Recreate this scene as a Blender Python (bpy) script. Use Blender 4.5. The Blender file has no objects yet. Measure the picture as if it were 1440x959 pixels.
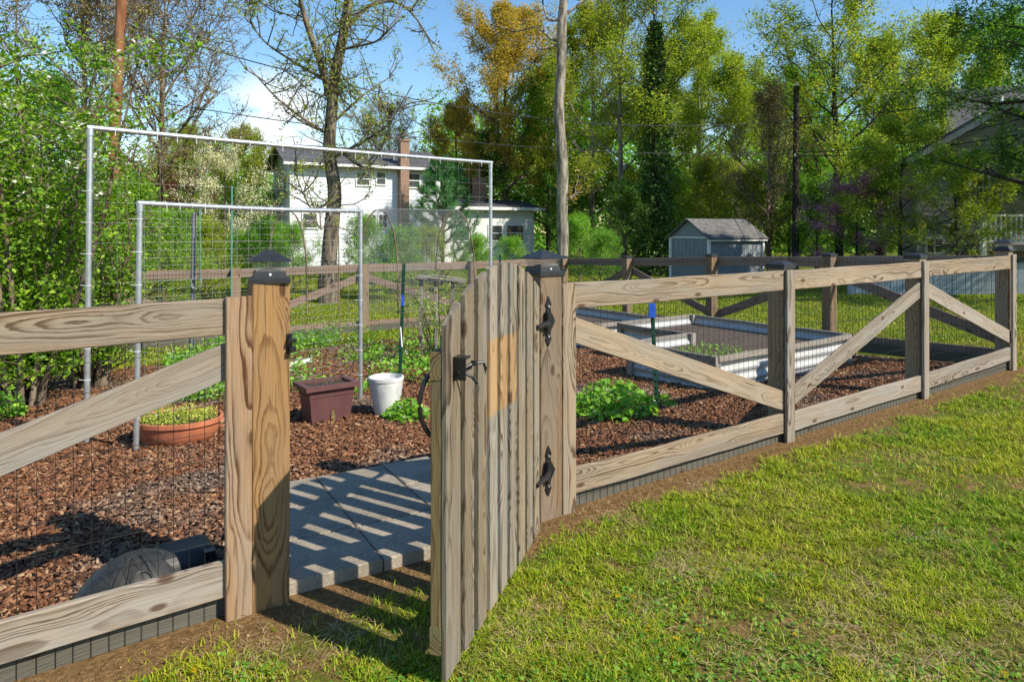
import bpy, math, random
import numpy as np
from mathutils import Vector, Matrix
R = math.radians
sc = bpy.context.scene
col = sc.collection
rng = np.random.default_rng(7)
random.seed(7)
FX, HZ, EYE = 960.0, 325.0, 1.44

# ------------------------------------------------------------------ layout helpers
P0 = Vector((-.97, 2.574, 0)); U = Vector((.809, .588, 0)).normalized(); NO = Vector((U.y, -U.x, 0))
def front(s, w, z): return P0 + U*s + NO*w + Vector((0, 0, z))
CR = front(7.66, -.1, 0)
SD = Vector((-.502, .865, 0)).normalized()          # side fence runs this way
CB = CR + SD*8.15
BD = Vector((-.865, -.502, 0)).normalized()         # back fence runs this way
def dist_in(x, y): return -.588*(x+.97) + .809*(y-2.574)
def gz(x, y):
    d = np.clip(dist_in(x, y), 0, 11)
    return -.04*d + .012*np.sin(x*1.3+.5)*np.cos(y*.9) * np.clip(np.abs(d), 0.15, 1)
def G(x, y): return float(gz(x, y))
def px(x, y, Z): return Vector(((x-720)/FX*Z, Z, EYE-(y-HZ)/FX*Z))
def gpx(x, y):
    Z = 6.0
    for _ in range(30):
        Z = FX*(EYE-G((x-720)/FX*Z, Z))/(y-HZ)
    return Vector(((x-720)/FX*Z, Z, G((x-720)/FX*Z, Z)))

# ------------------------------------------------------------------ object helpers
W = {}
def place(o, parent, world):
    if parent is None:
        o.matrix_basis = world
    else:
        o.parent = parent
        o.matrix_basis = W[parent.name].inverted() @ world
    W[o.name] = world.copy()
    return o
def tag(o, label=None, cat=None, group=None, kind=None):
    if label: o['label'] = label
    if cat: o['category'] = cat
    if group: o['group'] = group
    if kind: o['kind'] = kind
    return o
def thing(name, label, cat, loc, group=None, rz=0):
    o = bpy.data.objects.new(name, None); col.objects.link(o); o.empty_display_size = .1
    place(o, None, Matrix.Translation(Vector(loc)) @ Matrix.Rotation(rz, 4, 'Z'))
    return tag(o, label, cat, group)
def fast_mesh(name, v, f):
    v = np.asarray(v, dtype=np.float32); f = np.asarray(f, dtype=np.int32)
    me = bpy.data.meshes.new(name); k = f.shape[1]; n = len(f)
    me.vertices.add(len(v)); me.vertices.foreach_set('co', v.ravel())
    me.loops.add(n*k); me.loops.foreach_set('vertex_index', f.ravel())
    me.polygons.add(n); me.polygons.foreach_set('loop_start', np.arange(0, n*k, k, dtype=np.int32))
    me.update(calc_edges=True); me.validate()
    return me
def obj(name, me, m, parent=None, world=None, smooth=False):
    o = bpy.data.objects.new(name, me); col.objects.link(o)
    if m is not None and not me.materials: me.materials.append(m)
    if smooth: me.polygons.foreach_set('use_smooth', np.ones(len(me.polygons), dtype=bool)); me.update()
    if world is None: world = Matrix.Identity(4) if parent is None else Matrix.Identity(4)
    return place(o, parent, world)

class MB:
    """collects shapes of one part"""
    def __init__(s): s.v = []; s.f = []
    def add(s, vs, fs):
        b = len(s.v); s.v += [tuple(p) for p in vs]; s.f += [tuple(i+b for i in q) for q in fs]; return s
    def box(s, c, size, ax=None, taper=1.0):
        c = Vector(c); X, Y, Z = ax if ax else (Vector((1,0,0)), Vector((0,1,0)), Vector((0,0,1)))
        hx, hy, hz = size[0]/2, size[1]/2, size[2]/2; vs = []
        for k in (-1, 1):
            t = taper if k > 0 else 1
            for i, j in ((-1,-1),(1,-1),(1,1),(-1,1)): vs.append(c+X*hx*i*t+Y*hy*j*t+Z*hz*k)
        return s.add(vs, [(3,2,1,0),(4,5,6,7),(0,1,5,4),(1,2,6,5),(2,3,7,6),(3,0,4,7)])
    def tube(s, pts, r, n=8, caps=True):
        pts = [Vector(p) for p in pts]; m = len(pts); rr = r if isinstance(r, (list, tuple)) else [r]*m
        vs = []; ref = None
        for i, p in enumerate(pts):
            t = (pts[min(i+1, m-1)]-pts[max(i-1, 0)]).normalized()
            if ref is None: ref = Vector((0,0,1)) if abs(t.z) < .9 else Vector((1,0,0))
            a = t.cross(ref).normalized(); b = t.cross(a).normalized(); ref = b.cross(t)*1.0 if False else ref
            for k in range(n):
                q = 2*math.pi*k/n; vs.append(p+a*(math.cos(q)*rr[i])+b*(math.sin(q)*rr[i]))
        fs = []
        for i in range(m-1):
            for k in range(n):
                k2 = (k+1) % n; fs.append((i*n+k, i*n+k2, (i+1)*n+k2, (i+1)*n+k))
        if caps: fs += [tuple(range(n)), tuple(reversed(range((m-1)*n, m*n)))]
        return s.add(vs, fs)
    def lathe(s, prof, n=28, c=(0,0,0), sx=1, sy=1):
        c = Vector(c); vs = []; m = len(prof)
        for r, z in prof:
            for k in range(n):
                q = 2*math.pi*k/n; vs.append(c+Vector((r*sx*math.cos(q), r*sy*math.sin(q), z)))
        fs = [(i*n+k, i*n+(k+1) % n, (i+1)*n+(k+1) % n, (i+1)*n+k) for i in range(m-1) for k in range(n)]
        fs += [tuple(reversed(range(n))), tuple(range((m-1)*n, m*n))]
        return s.add(vs, fs)
    def prism(s, poly, o, X, Y, N, t):
        o = Vector(o); n = len(poly)
        vs = [o+X*a+Y*b for a, b in poly]+[o+X*a+Y*b+N*t for a, b in poly]
        return s.add(vs, [tuple(reversed(range(n))), tuple(range(n, 2*n))]+[(i, (i+1) % n, n+(i+1) % n, n+i) for i in range(n)])
    def build(s, name, m, parent=None, smooth=False, world=None):
        me = bpy.data.meshes.new(name); me.from_pydata([tuple(v) for v in s.v], [], s.f); me.update()
        import bmesh
        bm = bmesh.new(); bm.from_mesh(me); bmesh.ops.recalc_face_normals(bm, faces=bm.faces); bm.to_mesh(me); bm.free()
        o = obj(name, me, m, parent, world)
        if smooth:
            me.shade_smooth() if hasattr(me, 'shade_smooth') else None
            try: me.set_sharp_from_angle(angle=R(40))
            except Exception: pass
        return o

def board(name, a, b, wdir, width, thick, m, parent, wav=.002, poly_end=None, n=10, top=None, label=None):
    """a sawn board from a to b: local X length, Y thickness, Z width; chamfered and a little wavy.
    top: optional (z0, z1) extra length of the b end at the two long edges (slanted cut)"""
    a, b = Vector(a), Vector(b); X = (b-a); L = X.length; X.normalize()
    Z = (Vector(wdir)-X*X.dot(Vector(wdir))).normalized(); Y = Z.cross(X)
    h, t, c = width/2, thick/2, min(.004, thick*.15)
    sec = [(-t, -h+c), (-t+c, -h), (t-c, -h), (t, -h+c), (t, h-c), (t-c, h), (-t+c, h), (-t, h-c)]
    ph = random.random()*9; vs = []; fs = []
    for i in range(n):
        x = L*i/(n-1); e1 = wav*math.sin(x*2.3+ph)+wav*.6*math.sin(x*7.1+ph*2); e2 = wav*.8*math.sin(x*1.7+ph*3)
        for (y, z) in sec:
            xx = x
            if top and i == n-1: xx = L+top[0]+(top[1]-top[0])*(z+h)/(2*h)
            vs.append((xx, y+e2, z+e1))
    for i in range(n-1):
        for k in range(8):
            fs.append((i*8+k, i*8+(k+1) % 8, (i+1)*8+(k+1) % 8, (i+1)*8+k))
    fs += [tuple(reversed(range(8))), tuple(range((n-1)*8, n*8))]
    me = bpy.data.meshes.new(name); me.from_pydata(vs, [], fs); me.update()
    w = Matrix((X.to_4d(), Y.to_4d(), Z.to_4d(), (0,0,0,1))).transposed()
    for i in range(3): w[i][3] = a[i]
    w[3][0] = w[3][1] = w[3][2] = 0; w[3][3] = 1
    o = obj(name, me, m, parent, w)
    if label: o['label'] = label
    return o

# ------------------------------------------------------------------ materials
class NT:
    def __init__(s, name):
        s.m = bpy.data.materials.new(name); s.m.use_nodes = True; s.t = s.m.node_tree; s.t.nodes.clear()
    def n(s, ty, ins=None, **kw):
        x = s.t.nodes.new(ty)
        for k, v in kw.items(): setattr(x, k, v)
        for k, v in (ins or {}).items(): s.set(x.inputs[k], v)
        return x
    def set(s, i, v):
        if isinstance(v, bpy.types.NodeSocket): s.t.links.new(v, i)
        elif isinstance(v, tuple) and len(v) == 3 and i.type == 'RGBA': i.default_value = (*v, 1)
        else: i.default_value = v
    def math(s, op, a, b=None, c=None, clamp=False):
        x = s.n('ShaderNodeMath', operation=op, use_clamp=clamp)
        for i, v in enumerate((a, b, c)):
            if v is not None: s.set(x.inputs[i], v)
        return x.outputs[0]
    def ss(s, v, a, b, lo=0., hi=1.):
        x = s.n('ShaderNodeMapRange', interpolation_type='SMOOTHSTEP')
        for k, q in zip(('Value','From Min','From Max','To Min','To Max'), (v, a, b, lo, hi)): s.set(x.inputs[k], q)
        return x.outputs[0]
    def noise(s, vec, scale, detail=3, rough=.55):
        x = s.n('ShaderNodeTexNoise'); 
        if vec is not None: s.set(x.inputs['Vector'], vec)
        x.inputs['Scale'].default_value = scale; x.inputs['Detail'].default_value = detail; x.inputs['Roughness'].default_value = rough
        return x.outputs[0]
    def scl(s, vec, k):
        x = s.n('ShaderNodeVectorMath', operation='MULTIPLY'); s.set(x.inputs[0], vec); x.inputs[1].default_value = k; return x.outputs[0]
    def mix(s, f, a, b, mode='MIX'):
        x = s.n('ShaderNodeMix', data_type='RGBA', blend_type=mode)
        s.set(x.inputs[0], f)
        for i, v in ((6, a), (7, b)): s.set(x.inputs[i], v)
        return x.outputs[2]
    def ramp(s, f, stops, interp='LINEAR'):
        x = s.n('ShaderNodeValToRGB'); cr = x.color_ramp; cr.interpolation = interp
        while len(cr.elements) > 1: cr.elements.remove(cr.elements[-1])
        for i, (p, c) in enumerate(stops):
            e = cr.elements[0] if i == 0 else cr.elements.new(p)
            e.position = p; e.color = (*c, 1) if isinstance(c, tuple) else (c, c, c, 1)
        s.set(x.inputs[0], f); return x.outputs[0]
    def bump(s, h, strength=.3, dist=.01):
        x = s.n('ShaderNodeBump'); x.inputs['Strength'].default_value = strength; x.inputs['Distance'].default_value = dist
        s.set(x.inputs['Height'], h); return x.outputs[0]
    def out(s, color, rough=.7, metal=0., normal=None, spec=.3, shader=None):
        o = s.n('ShaderNodeOutputMaterial')
        if shader is None:
            b = s.n('ShaderNodeBsdfPrincipled')
            s.set(b.inputs['Base Color'], color); s.set(b.inputs['Roughness'], rough); s.set(b.inputs['Metallic'], metal)
            s.set(b.inputs['Specular IOR Level'], spec)
            if normal is not None: s.set(b.inputs['Normal'], normal)
            shader = b.outputs[0]
        s.t.links.new(shader, o.inputs['Surface']); return s.m

def wood(name, light, dark, grey, ring=.013, contrast=.9, greyamt=.5, patch=None, tvar=.24):
    g = NT(name); tc = g.n('ShaderNodeTexCoord').outputs['Object']; rnd = g.n('ShaderNodeObjectInfo').outputs['Random']
    sx = g.n('ShaderNodeSeparateXYZ', {0: tc}).outputs
    xo = g.math('MULTIPLY_ADD', rnd, 50., sx[0])
    vec = g.n('ShaderNodeCombineXYZ', {0: xo, 1: sx[1], 2: sx[2]}).outputs[0]
    n1 = g.math('SUBTRACT', g.noise(g.scl(vec, (1.0, 6, 6)), 1., 4, .6), .5)
    x1 = g.n('ShaderNodeCombineXYZ', {0: xo, 1: 3.1, 2: g.math('MULTIPLY', rnd, 9.)}).outputs[0]
    n2 = g.noise(x1, 1.15, 2.)
    kv = g.n('ShaderNodeCombineXYZ', {0: g.math('MULTIPLY', xo, 2.1), 1: g.math('MULTIPLY_ADD', sx[2], 5., g.math('MULTIPLY', rnd, 17.)), 2: 0.}).outputs[0]
    kn = g.n('ShaderNodeTexVoronoi', {'Vector': kv, 'Scale': 1.0}, voronoi_dimensions='2D').outputs
    kd = g.math('ADD', kn['Distance'], g.math('LESS_THAN', g.n('ShaderNodeSeparateColor', {0: kn['Color']}).outputs[0], .5))
    kb = g.ss(kd, .0, .3, 1., 0.)
    zc = g.math('ADD', sx[2], g.math('MULTIPLY_ADD', n1, .075, g.math('MULTIPLY_ADD', rnd, .09, -.045)))
    wc = g.math('ADD', g.math('MULTIPLY', sx[1], .5), g.math('MULTIPLY_ADD', n2, .17, -.03))
    r = g.math('SQRT', g.math('ADD', g.math('MULTIPLY', zc, zc), g.math('MULTIPLY', wc, wc)))
    r = g.math('ADD', r, g.math('MULTIPLY', kb, .017))
    r = g.math('ADD', r, g.math('MULTIPLY', g.math('SUBTRACT', g.noise(g.scl(vec, (4, 40, 40)), 1., 4, .7), .5), .0075))
    r = g.math('ADD', r, g.math('MULTIPLY', g.math('SINE', g.math('MULTIPLY', r, 150.)), .0042))
    f = g.math('FRACT', g.math('DIVIDE', r, g.math('MULTIPLY_ADD', g.math('FRACT', g.math('MULTIPLY', rnd, 3.77)), ring*.55, ring*.42)))
    rg = g.ramp(f, [(0, 0.05), (.25, .04), (.55, .22), (.8, .95), (.93, 1.), (1, 0.05)])
    band = g.ss(g.noise(g.scl(vec, (1.2, 10, 16)), 1., 3), .28, .7)
    fib = g.noise(g.scl(vec, (7, 300, 300)), 1., 3)
    vary = g.math('MULTIPLY_ADD', g.math('FRACT', g.math('MULTIPLY', rnd, 13.7)), .55, .40)
    amt = g.math('MULTIPLY', g.math('MULTIPLY', rg, vary), g.math('MULTIPLY_ADD', band, 1.3*contrast, .14*contrast), clamp=True)
    amt = g.math('ADD', amt, g.math('MULTIPLY_ADD', fib, 1.1, -.5), clamp=True)
    tone = g.math('MULTIPLY_ADD', g.math('FRACT', g.math('MULTIPLY', rnd, 7.31)), tvar, 1.-tvar/2)
    wz = g.ss(g.noise(g.scl(vec, (1.1, 7, 7)), 1.3, 4, .6), .38, .66, max(0, greyamt-.35), min(1, greyamt+.35))
    lc = g.mix(wz, light, grey)
    dk = g.mix(g.math('MULTIPLY', wz, .5), dark, tuple(c*.42 for c in grey))
    c = g.mix(amt, lc, dk)
    if patch:
        ed = g.math('MULTIPLY_ADD', n1, .006, sx[0])
        pm = g.math('MULTIPLY', g.ss(ed, patch[0], patch[0]+.014), g.ss(ed, patch[1], patch[1]+.014, 1., 0.))
        c = g.mix(pm, c, g.mix(amt, patch[2], patch[3]))
    c = g.mix(g.ss(kd, .035, .085, .85, 0.), c, (.07, .035, .018))
    st = g.ss(g.noise(g.scl(vec, (3, 22, 22)), 1., 5, .7), .6, .8, 0., .4)
    c = g.mix(st, c, tuple(x*.6 for x in grey))
    c = g.mix(1., c, g.n('ShaderNodeCombineXYZ', {0: tone, 1: tone, 2: tone}).outputs[0], 'MULTIPLY')
    cr = g.ss(g.noise(g.scl(vec, (2.2, 70, 70)), 1., 2), .69, .73)
    h = g.math('SUBTRACT', g.math('ADD', g.math('MULTIPLY', rg, .5), g.math('MULTIPLY', fib, .9)), g.math('MULTIPLY', cr, 1.5))
    c = g.mix(g.math('MULTIPLY', cr, .6), c, (.05, .035, .025))
    return g.out(c, .82, normal=g.bump(h, .55, .0025), spec=.2)

WOOD_RAIL = wood('weathered_pine_rail', (.325, .245, .165), (.10, .058, .03), (.27, .235, .19), .012, 1.1, .45)
WOOD_GREY = wood('silver_weathered_pine', (.285, .225, .165), (.085, .05, .028), (.29, .265, .23), .013, .85, .6)
WOOD_POST = wood('honey_pine_post', (.38, .215, .085), (.12, .052, .017), (.28, .19, .11), .016, .95, .25)
WOOD_POST2 = wood('weathered_pine_post', (.27, .175, .095), (.085, .042, .02), (.215, .175, .135), .016, .95, .5)
WOOD_BACK = wood('pinkish_weathered_rail', (.26, .18, .135), (.10, .055, .038), (.23, .185, .155), .014, .6, .5)
WOOD_BED = wood('old_grey_timber', (.25, .22, .185), (.09, .072, .056), (.27, .245, .215), .012, .7, .7)
WOOD_PICKET = wood('grey_picket', (.27, .20, .12), (.055, .034, .017), (.26, .232, .19), .010, 1.25, .55, tvar=.5)
WOOD_PATCH = wood('grey_picket_with_fresh_patch', (.27, .22, .155), (.08, .052, .03), (.255, .235, .2), .010, 1.2, .7, tvar=.4, patch=(.715, 1.0, (.35, .225, .115), (.20, .112, .048)))
WOOD_STILE = wood('greenish_gate_frame', (.25, .18, .078), (.09, .052, .018), (.18, .155, .085), .015, 1.0, .5)
WOOD_POST3 = wood('tan_line_post', (.36, .25, .15), (.15, .085, .045), (.30, .245, .185), .015, .7, .4)
WOOD_TRIM = wood('brown_trim_board', (.30, .195, .115), (.07, .03, .012), (.27, .215, .165), .021, 1.0, .35)
WOOD_KICK = wood('dark_kick_board', (.10, .092, .07), (.04, .036, .028), (.11, .105, .085), .012, .5, .6)

def simple(name, c, rough=.6, metal=0., var=.15, scale=20, bump=.0, spec=.4):
    g = NT(name); tc = g.n('ShaderNodeTexCoord').outputs['Object']
    nz = g.noise(tc, scale, 4, .6)
    cc = g.mix(g.ss(nz, .3, .7), tuple(x*(1-var) for x in c), tuple(min(1, x*(1+var)) for x in c))
    return g.out(cc, rough, metal, g.bump(nz, bump, .01) if bump else None, spec)
BLACK = simple('black_powder_coat', (.012, .012, .013), .38, 0, .2, 60, .1, .5)
BLACKPL = simple('charcoal_plastic_cap', (.022, .023, .026), .42, 0, .2, 30, .05)
WIRE_BLK = simple('black_vinyl_wire', (.014, .016, .014), .5)
WIRE_GAL = simple('galvanised_wire', (.36, .37, .36), .45, .5)
GALV = simple('galvanised_pipe', (.50, .52, .54), .42, .75, .12, 18, .05)
GREENPOST = simple('dark_green_steel', (.008, .05, .03), .5)
TEAL = simple('faded_teal_stake', (.08, .27, .25), .6)
BLUE = simple('blue_plastic', (.02, .10, .52), .4)
MAROON = simple('maroon_plastic', (.115, .05, .048), .5, 0, .1, 9, .04)
TERRA = simple('terracotta', (.44, .145, .07), .75, 0, .2, 9, .1)
WHITEPOT = simple('white_glazed_pot', (.55, .55, .54), .5, 0, .16, 11, .08)
SOIL = simple('dark_potting_soil', (.045, .032, .024), .95, 0, .5, 60, .8)
SOILB = simple('bed_soil', (.075, .055, .042), .95, 0, .5, 40, .8)
WHITE = simple('white_trim_paint', (.72, .72, .71), .5, 0, .05)
SHEDW = simple('blue_grey_shed_siding', (.215, .245, .27), .7, 0, .1, 3)
SIDEW = simple('white_lap_siding', (.66, .69, .74), .6, 0, .05, 2)
SIDEG = simple('taupe_lap_siding', (.36, .34, .31), .65, 0, .06, 2)
WINGW = simple('pale_grey_wing_wall', (.66, .67, .66), .65, 0, .06, 2)
SHINGLE = simple('dark_shingle', (.075, .075, .082), .9, 0, .35, 6, .3)
SHINGLE2 = simple('brown_grey_shingle', (.12, .115, .115), .9, 0, .3, 6, .3)
HOSE = simple('grey_hose', (.30, .31, .32), .5)
GREYPOST = simple('grey_round_post', (.19, .20, .215), .6, .3)
CORR = simple('galvalume_sheet', (.40, .405, .405), .45, 0., .07, 5, .03)
CONC = None
def glass_mat(name, tint, a, ro=.08):
    g = NT(name); tr = g.n('ShaderNodeBsdfTransparent', {0: (1, 1, 1)}); gl = g.n('ShaderNodeBsdfPrincipled')
    gl.inputs['Base Color'].default_value = (*tint, 1); gl.inputs['Roughness'].default_value = ro
    mx = g.n('ShaderNodeMixShader', {0: a, 1: tr.outputs[0], 2: gl.outputs[0]})
    return g.out(None, shader=mx.outputs[0])
GLASS = glass_mat('clear_lamp_plastic', (.5, .5, .48), .28)
def pane_mat():
    g = NT('window_pane'); tc = g.n('ShaderNodeTexCoord').outputs['Object']
    return g.out(g.mix(g.noise(tc, 1.5), (.03, .035, .04), (.09, .10, .11)), .08, spec=.6)
PANE = pane_mat()
def brick():
    g = NT('chimney_brick'); tc = g.n('ShaderNodeTexCoord').outputs['Object']
    s = g.n('ShaderNodeSeparateXYZ', {0: tc}).outputs
    v = g.n('ShaderNodeCombineXYZ', {0: g.math('ADD', s[0], s[1]), 1: s[2], 2: 0.}).outputs[0]
    b = g.n('ShaderNodeTexBrick', {'Vector': v, 'Color1': (.29, .165, .105), 'Color2': (.21, .115, .075), 'Mortar': (.4, .35, .3), 'Scale': 4.5, 'Mortar Size': .015})
    return g.out(b.outputs[0], .85)
BRICK = brick()
def bark(name, c1, c2, sc_=9):
    g = NT(name); tc = g.n('ShaderNodeTexCoord').outputs['Object']
    n = g.noise(g.scl(tc, (1, 1, .22)), sc_, 5, .65); n2 = g.noise(tc, 2.2, 3)
    c = g.mix(g.ss(n, .36, .62), c1, c2); c = g.mix(g.ss(n2, .5, .75, 0, .4), c, (.11, .12, .075))
    return g.out(c, .9, normal=g.bump(n, .9, .04), spec=.15)
BARK = bark('grey_brown_bark', (.055, .043, .032), (.21, .17, .125))
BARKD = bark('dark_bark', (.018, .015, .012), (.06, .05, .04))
BARKP = bark('pale_bark', (.11, .09, .07), (.36, .32, .27), 9)
TWIG = bark('warm_twig_bark', (.09, .065, .045), (.23, .175, .125))
POLEB = bark('red_brown_pole', (.17, .07, .035), (.29, .13, .065), 5)

LB_ = 2.35
def leaf(name, stops, tr=.42, rough=.55):
    g = NT(name); rp = g.n('ShaderNodeNewGeometry').outputs['Random Per Island']
    c = g.ramp(rp, [(p, tuple(min(.85, x*(LB_ if max(k) < .4 else 1)) for x in k)) for p, k in stops])
    d = g.n('ShaderNodeBsdfPrincipled'); g.set(d.inputs['Base Color'], c); d.inputs['Roughness'].default_value = rough
    d.inputs['Specular IOR Level'].default_value = .25
    t = g.n('ShaderNodeBsdfTranslucent'); g.set(t.inputs[0], g.mix(1., c, (1.25, 1.35, .6), 'MULTIPLY'))
    mx = g.n('ShaderNodeMixShader', {0: tr, 1: d.outputs[0], 2: t.outputs[0]})
    return g.out(None, shader=mx.outputs[0])
L_OLIVE = leaf('olive_bronze_spring_leaf', [(0, (.085, .12, .012)), (.4, (.135, .155, .017)), (.75, (.18, .17, .024)), (1, (.11, .16, .016))])
L_ORANGE = leaf('orange_bronze_leaf', [(0, (.17, .14, .022)), (.5, (.25, .15, .03)), (1, (.16, .155, .025))])
L_GREEN = leaf('fresh_green_leaf', [(0, (.04, .10, .012)), (.5, (.08, .17, .02)), (1, (.13, .22, .03))])
L_YGREEN = leaf('yellow_green_leaf', [(0, (.08, .125, .012)), (.5, (.135, .18, .016)), (.85, (.19, .20, .024)), (1, (.25, .20, .04))])
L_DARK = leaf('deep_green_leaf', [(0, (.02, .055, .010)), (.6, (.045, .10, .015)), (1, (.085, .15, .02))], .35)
L_IVY = leaf('ivy_leaf', [(0, (.014, .034, .01)), (.7, (.03, .065, .014)), (1, (.07, .11, .02))], .15, .4)
L_SHRUB = leaf('shrub_leaf', [(0, (.05, .12, .012)), (.6, (.10, .20, .022)), (1, (.17, .27, .035))])
L_NEAR = leaf('bright_pear_leaf', [(0, (.035, .08, .006)), (.5, (.08, .145, .011)), (1, (.15, .22, .022))], .45, .45)
L_WHITE = leaf('white_blossom', [(0, (.62, .62, .5)), (1, (.8, .8, .74))], .3)
L_CREAM = leaf('cream_dogwood_flower', [(0, (.62, .60, .38)), (1, (.85, .82, .62))], .3)
L_PURPLE = leaf('redbud_flower', [(0, (.13, .05, .10)), (1, (.27, .12, .2))], .3)
L_RED = leaf('dark_red_leaf', [(0, (.05, .014, .016)), (1, (.12, .03, .03))], .3)
L_PINE = leaf('pine_needle', [(0, (.02, .065, .026)), (.6, (.045, .12, .042)), (1, (.08, .17, .055))], .3)
L_BUD = leaf('pale_bud', [(0, (.22, .22, .08)), (.5, (.36, .34, .16)), (1, (.5, .46, .3))], .35)
L_BROWN = leaf('brown_bud', [(0, (.10, .07, .04)), (.5, (.17, .13, .06)), (1, (.16, .18, .05))], .3)
L_GRASS = leaf('sedum_green', [(0, (.13, .17, .02)), (.5, (.21, .25, .035)), (.85, (.30, .27, .07)), (1, (.55, .5, .08))], .35)

def grass_mat():
    g = NT('grass_blade'); geo = g.n('ShaderNodeNewGeometry'); rp = geo.outputs['Random Per Island']; pos = geo.outputs['Position']
    big = g.noise(pos, 1.1, 4, .6); c1 = g.ramp(rp, [(0, (.08, .19, .006)), (.4, (.20, .34, .010)), (.8, (.36, .45, .02)), (.93, (.46, .42, .05)), (1, (.5, .40, .14))])
    c2 = g.ramp(rp, [(0, (.18, .27, .006)), (.4, (.36, .44, .014)), (.8, (.48, .48, .03)), (.92, (.5, .40, .07)), (1, (.54, .42, .17))])
    c = g.mix(g.ss(big, .38, .62), c1, c2)
    c = g.mix(g.ss(g.noise(pos, 4.2, 4, .65), .5, .68, 0., .55), c, g.ramp(rp, [(0, (.17, .16, .03)), (.5, (.34, .27, .08)), (1, (.48, .38, .18))]))
    c = g.mix(g.ss(g.noise(pos, 2.6, 3), .56, .7, 0., .6), c, g.ramp(rp, [(0, (.04, .13, .008)), (.6, (.11, .27, .015)), (1, (.22, .36, .03))]))
    d = g.n('ShaderNodeBsdfPrincipled'); g.set(d.inputs['Base Color'], c); d.inputs['Roughness'].default_value = .6; d.inputs['Specular IOR Level'].default_value = .2
    t = g.n('ShaderNodeBsdfTranslucent'); g.set(t.inputs[0], c)
    return g.out(None, shader=g.n('ShaderNodeMixShader', {0: .35, 1: d.outputs[0], 2: t.outputs[0]}).outputs[0])
GRASSM = grass_mat()
def lawn_mat():
    g = NT('lawn_ground'); pos = g.n('ShaderNodeNewGeometry').outputs['Position']
    s = g.n('ShaderNodeSeparateXYZ', {0: pos}).outputs
    d = g.math('ADD', g.math('MULTIPLY', g.math('ADD', s[0], .97), -.588), g.math('MULTIPLY', g.math('SUBTRACT', s[1], 2.574), .809))
    fine = g.noise(pos, 45, 5, .7); mid = g.noise(pos, 5, 5, .65); big = g.noise(pos, .55, 3)
    grass = g.mix(g.ss(fine, .3, .7), (.045, .06, .010), (.17, .17, .026))
    grass = g.mix(g.ss(big, .35, .65), grass, g.mix(g.ss(mid, .3, .7), (.07, .11, .01), (.19, .24, .022)))
    dirt = g.mix(g.ss(g.noise(pos, 28, 6, .75), .3, .72), (.125, .072, .028), (.30, .185, .08))
    edge = g.math('MULTIPLY_ADD', mid, .5, d)
    near = g.math('LESS_THAN', s[1], 14.)
    m = g.math('MULTIPLY', g.math('MULTIPLY', g.ss(edge, -.12, .06), g.ss(d, .9, 1.3, 1., 0.)), near)
    m2 = g.math('MULTIPLY', g.ss(mid, .47, .60, 0.15, .95), g.math('MULTIPLY', near, g.ss(d, -.1, .4, 1., 0.)))
    m = g.math('MAXIMUM', m, m2)
    return g.out(g.mix(m, grass, dirt), .95, normal=g.bump(g.math('ADD', fine, mid), .8, .03), spec=.1)
LAWN = lawn_mat()
def mulch_mat(name='mulch_bed_floor', chip=False):
    g = NT(name); geo = g.n('ShaderNodeNewGeometry'); pos = geo.outputs['Position']
    st = [(0, (.045, .02, .011)), (.3, (.13, .054, .026)), (.62, (.205, .088, .042)), (.88, (.28, .14, .068)), (1, (.40, .26, .145))]
    if chip: f = geo.outputs['Random Per Island']
    else:
        vo = g.n('ShaderNodeTexVoronoi', {'Vector': pos, 'Scale': 38.}); f = g.n('ShaderNodeSeparateColor', {0: vo.outputs['Color']}).outputs[0]
    c = g.ramp(f, st)
    old = g.ss(g.noise(pos, .9, 3), .5, .66, 0, .75)
    c = g.mix(old, c, g.ramp(f, [(0, (.05, .036, .028)), (.5, (.14, .105, .08)), (1, (.30, .25, .20))]))
    if chip: return g.out(c, .85, spec=.25)
    return g.out(g.mix(.35, c, (.03, .018, .012)), .95, normal=g.bump(vo.outputs['Distance'], .8, .02), spec=.1)
MULCH = mulch_mat(); CHIP = mulch_mat('bark_chip', True)
def paver_mat():
    g = NT('paver_concrete'); tc = g.n('ShaderNodeTexCoord').outputs['Object']; rnd = g.n('ShaderNodeObjectInfo').outputs['Random']
    v = g.n('ShaderNodeTexVoronoi', {'Vector': tc, 'Scale': 210.}); f = g.n('ShaderNodeSeparateColor', {0: v.outputs['Color']}).outputs[0]
    c = g.ramp(f, [(0, (.18, .155, .12)), (.35, (.285, .245, .19)), (.9, (.33, .285, .225)), (1, (.42, .375, .31))])
    c = g.mix(g.ss(g.noise(tc, 5, 6, .7), .42, .72, 0, .6), c, (.16, .14, .11))
    k = g.math('MULTIPLY_ADD', rnd, .2, .88); c = g.mix(1., c, g.n('ShaderNodeCombineXYZ', {0: k, 1: k, 2: k}).outputs[0], 'MULTIPLY')
    return g.out(c, .9, normal=g.bump(f, .35, .003), spec=.2)
PAVER = paver_mat()

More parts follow.
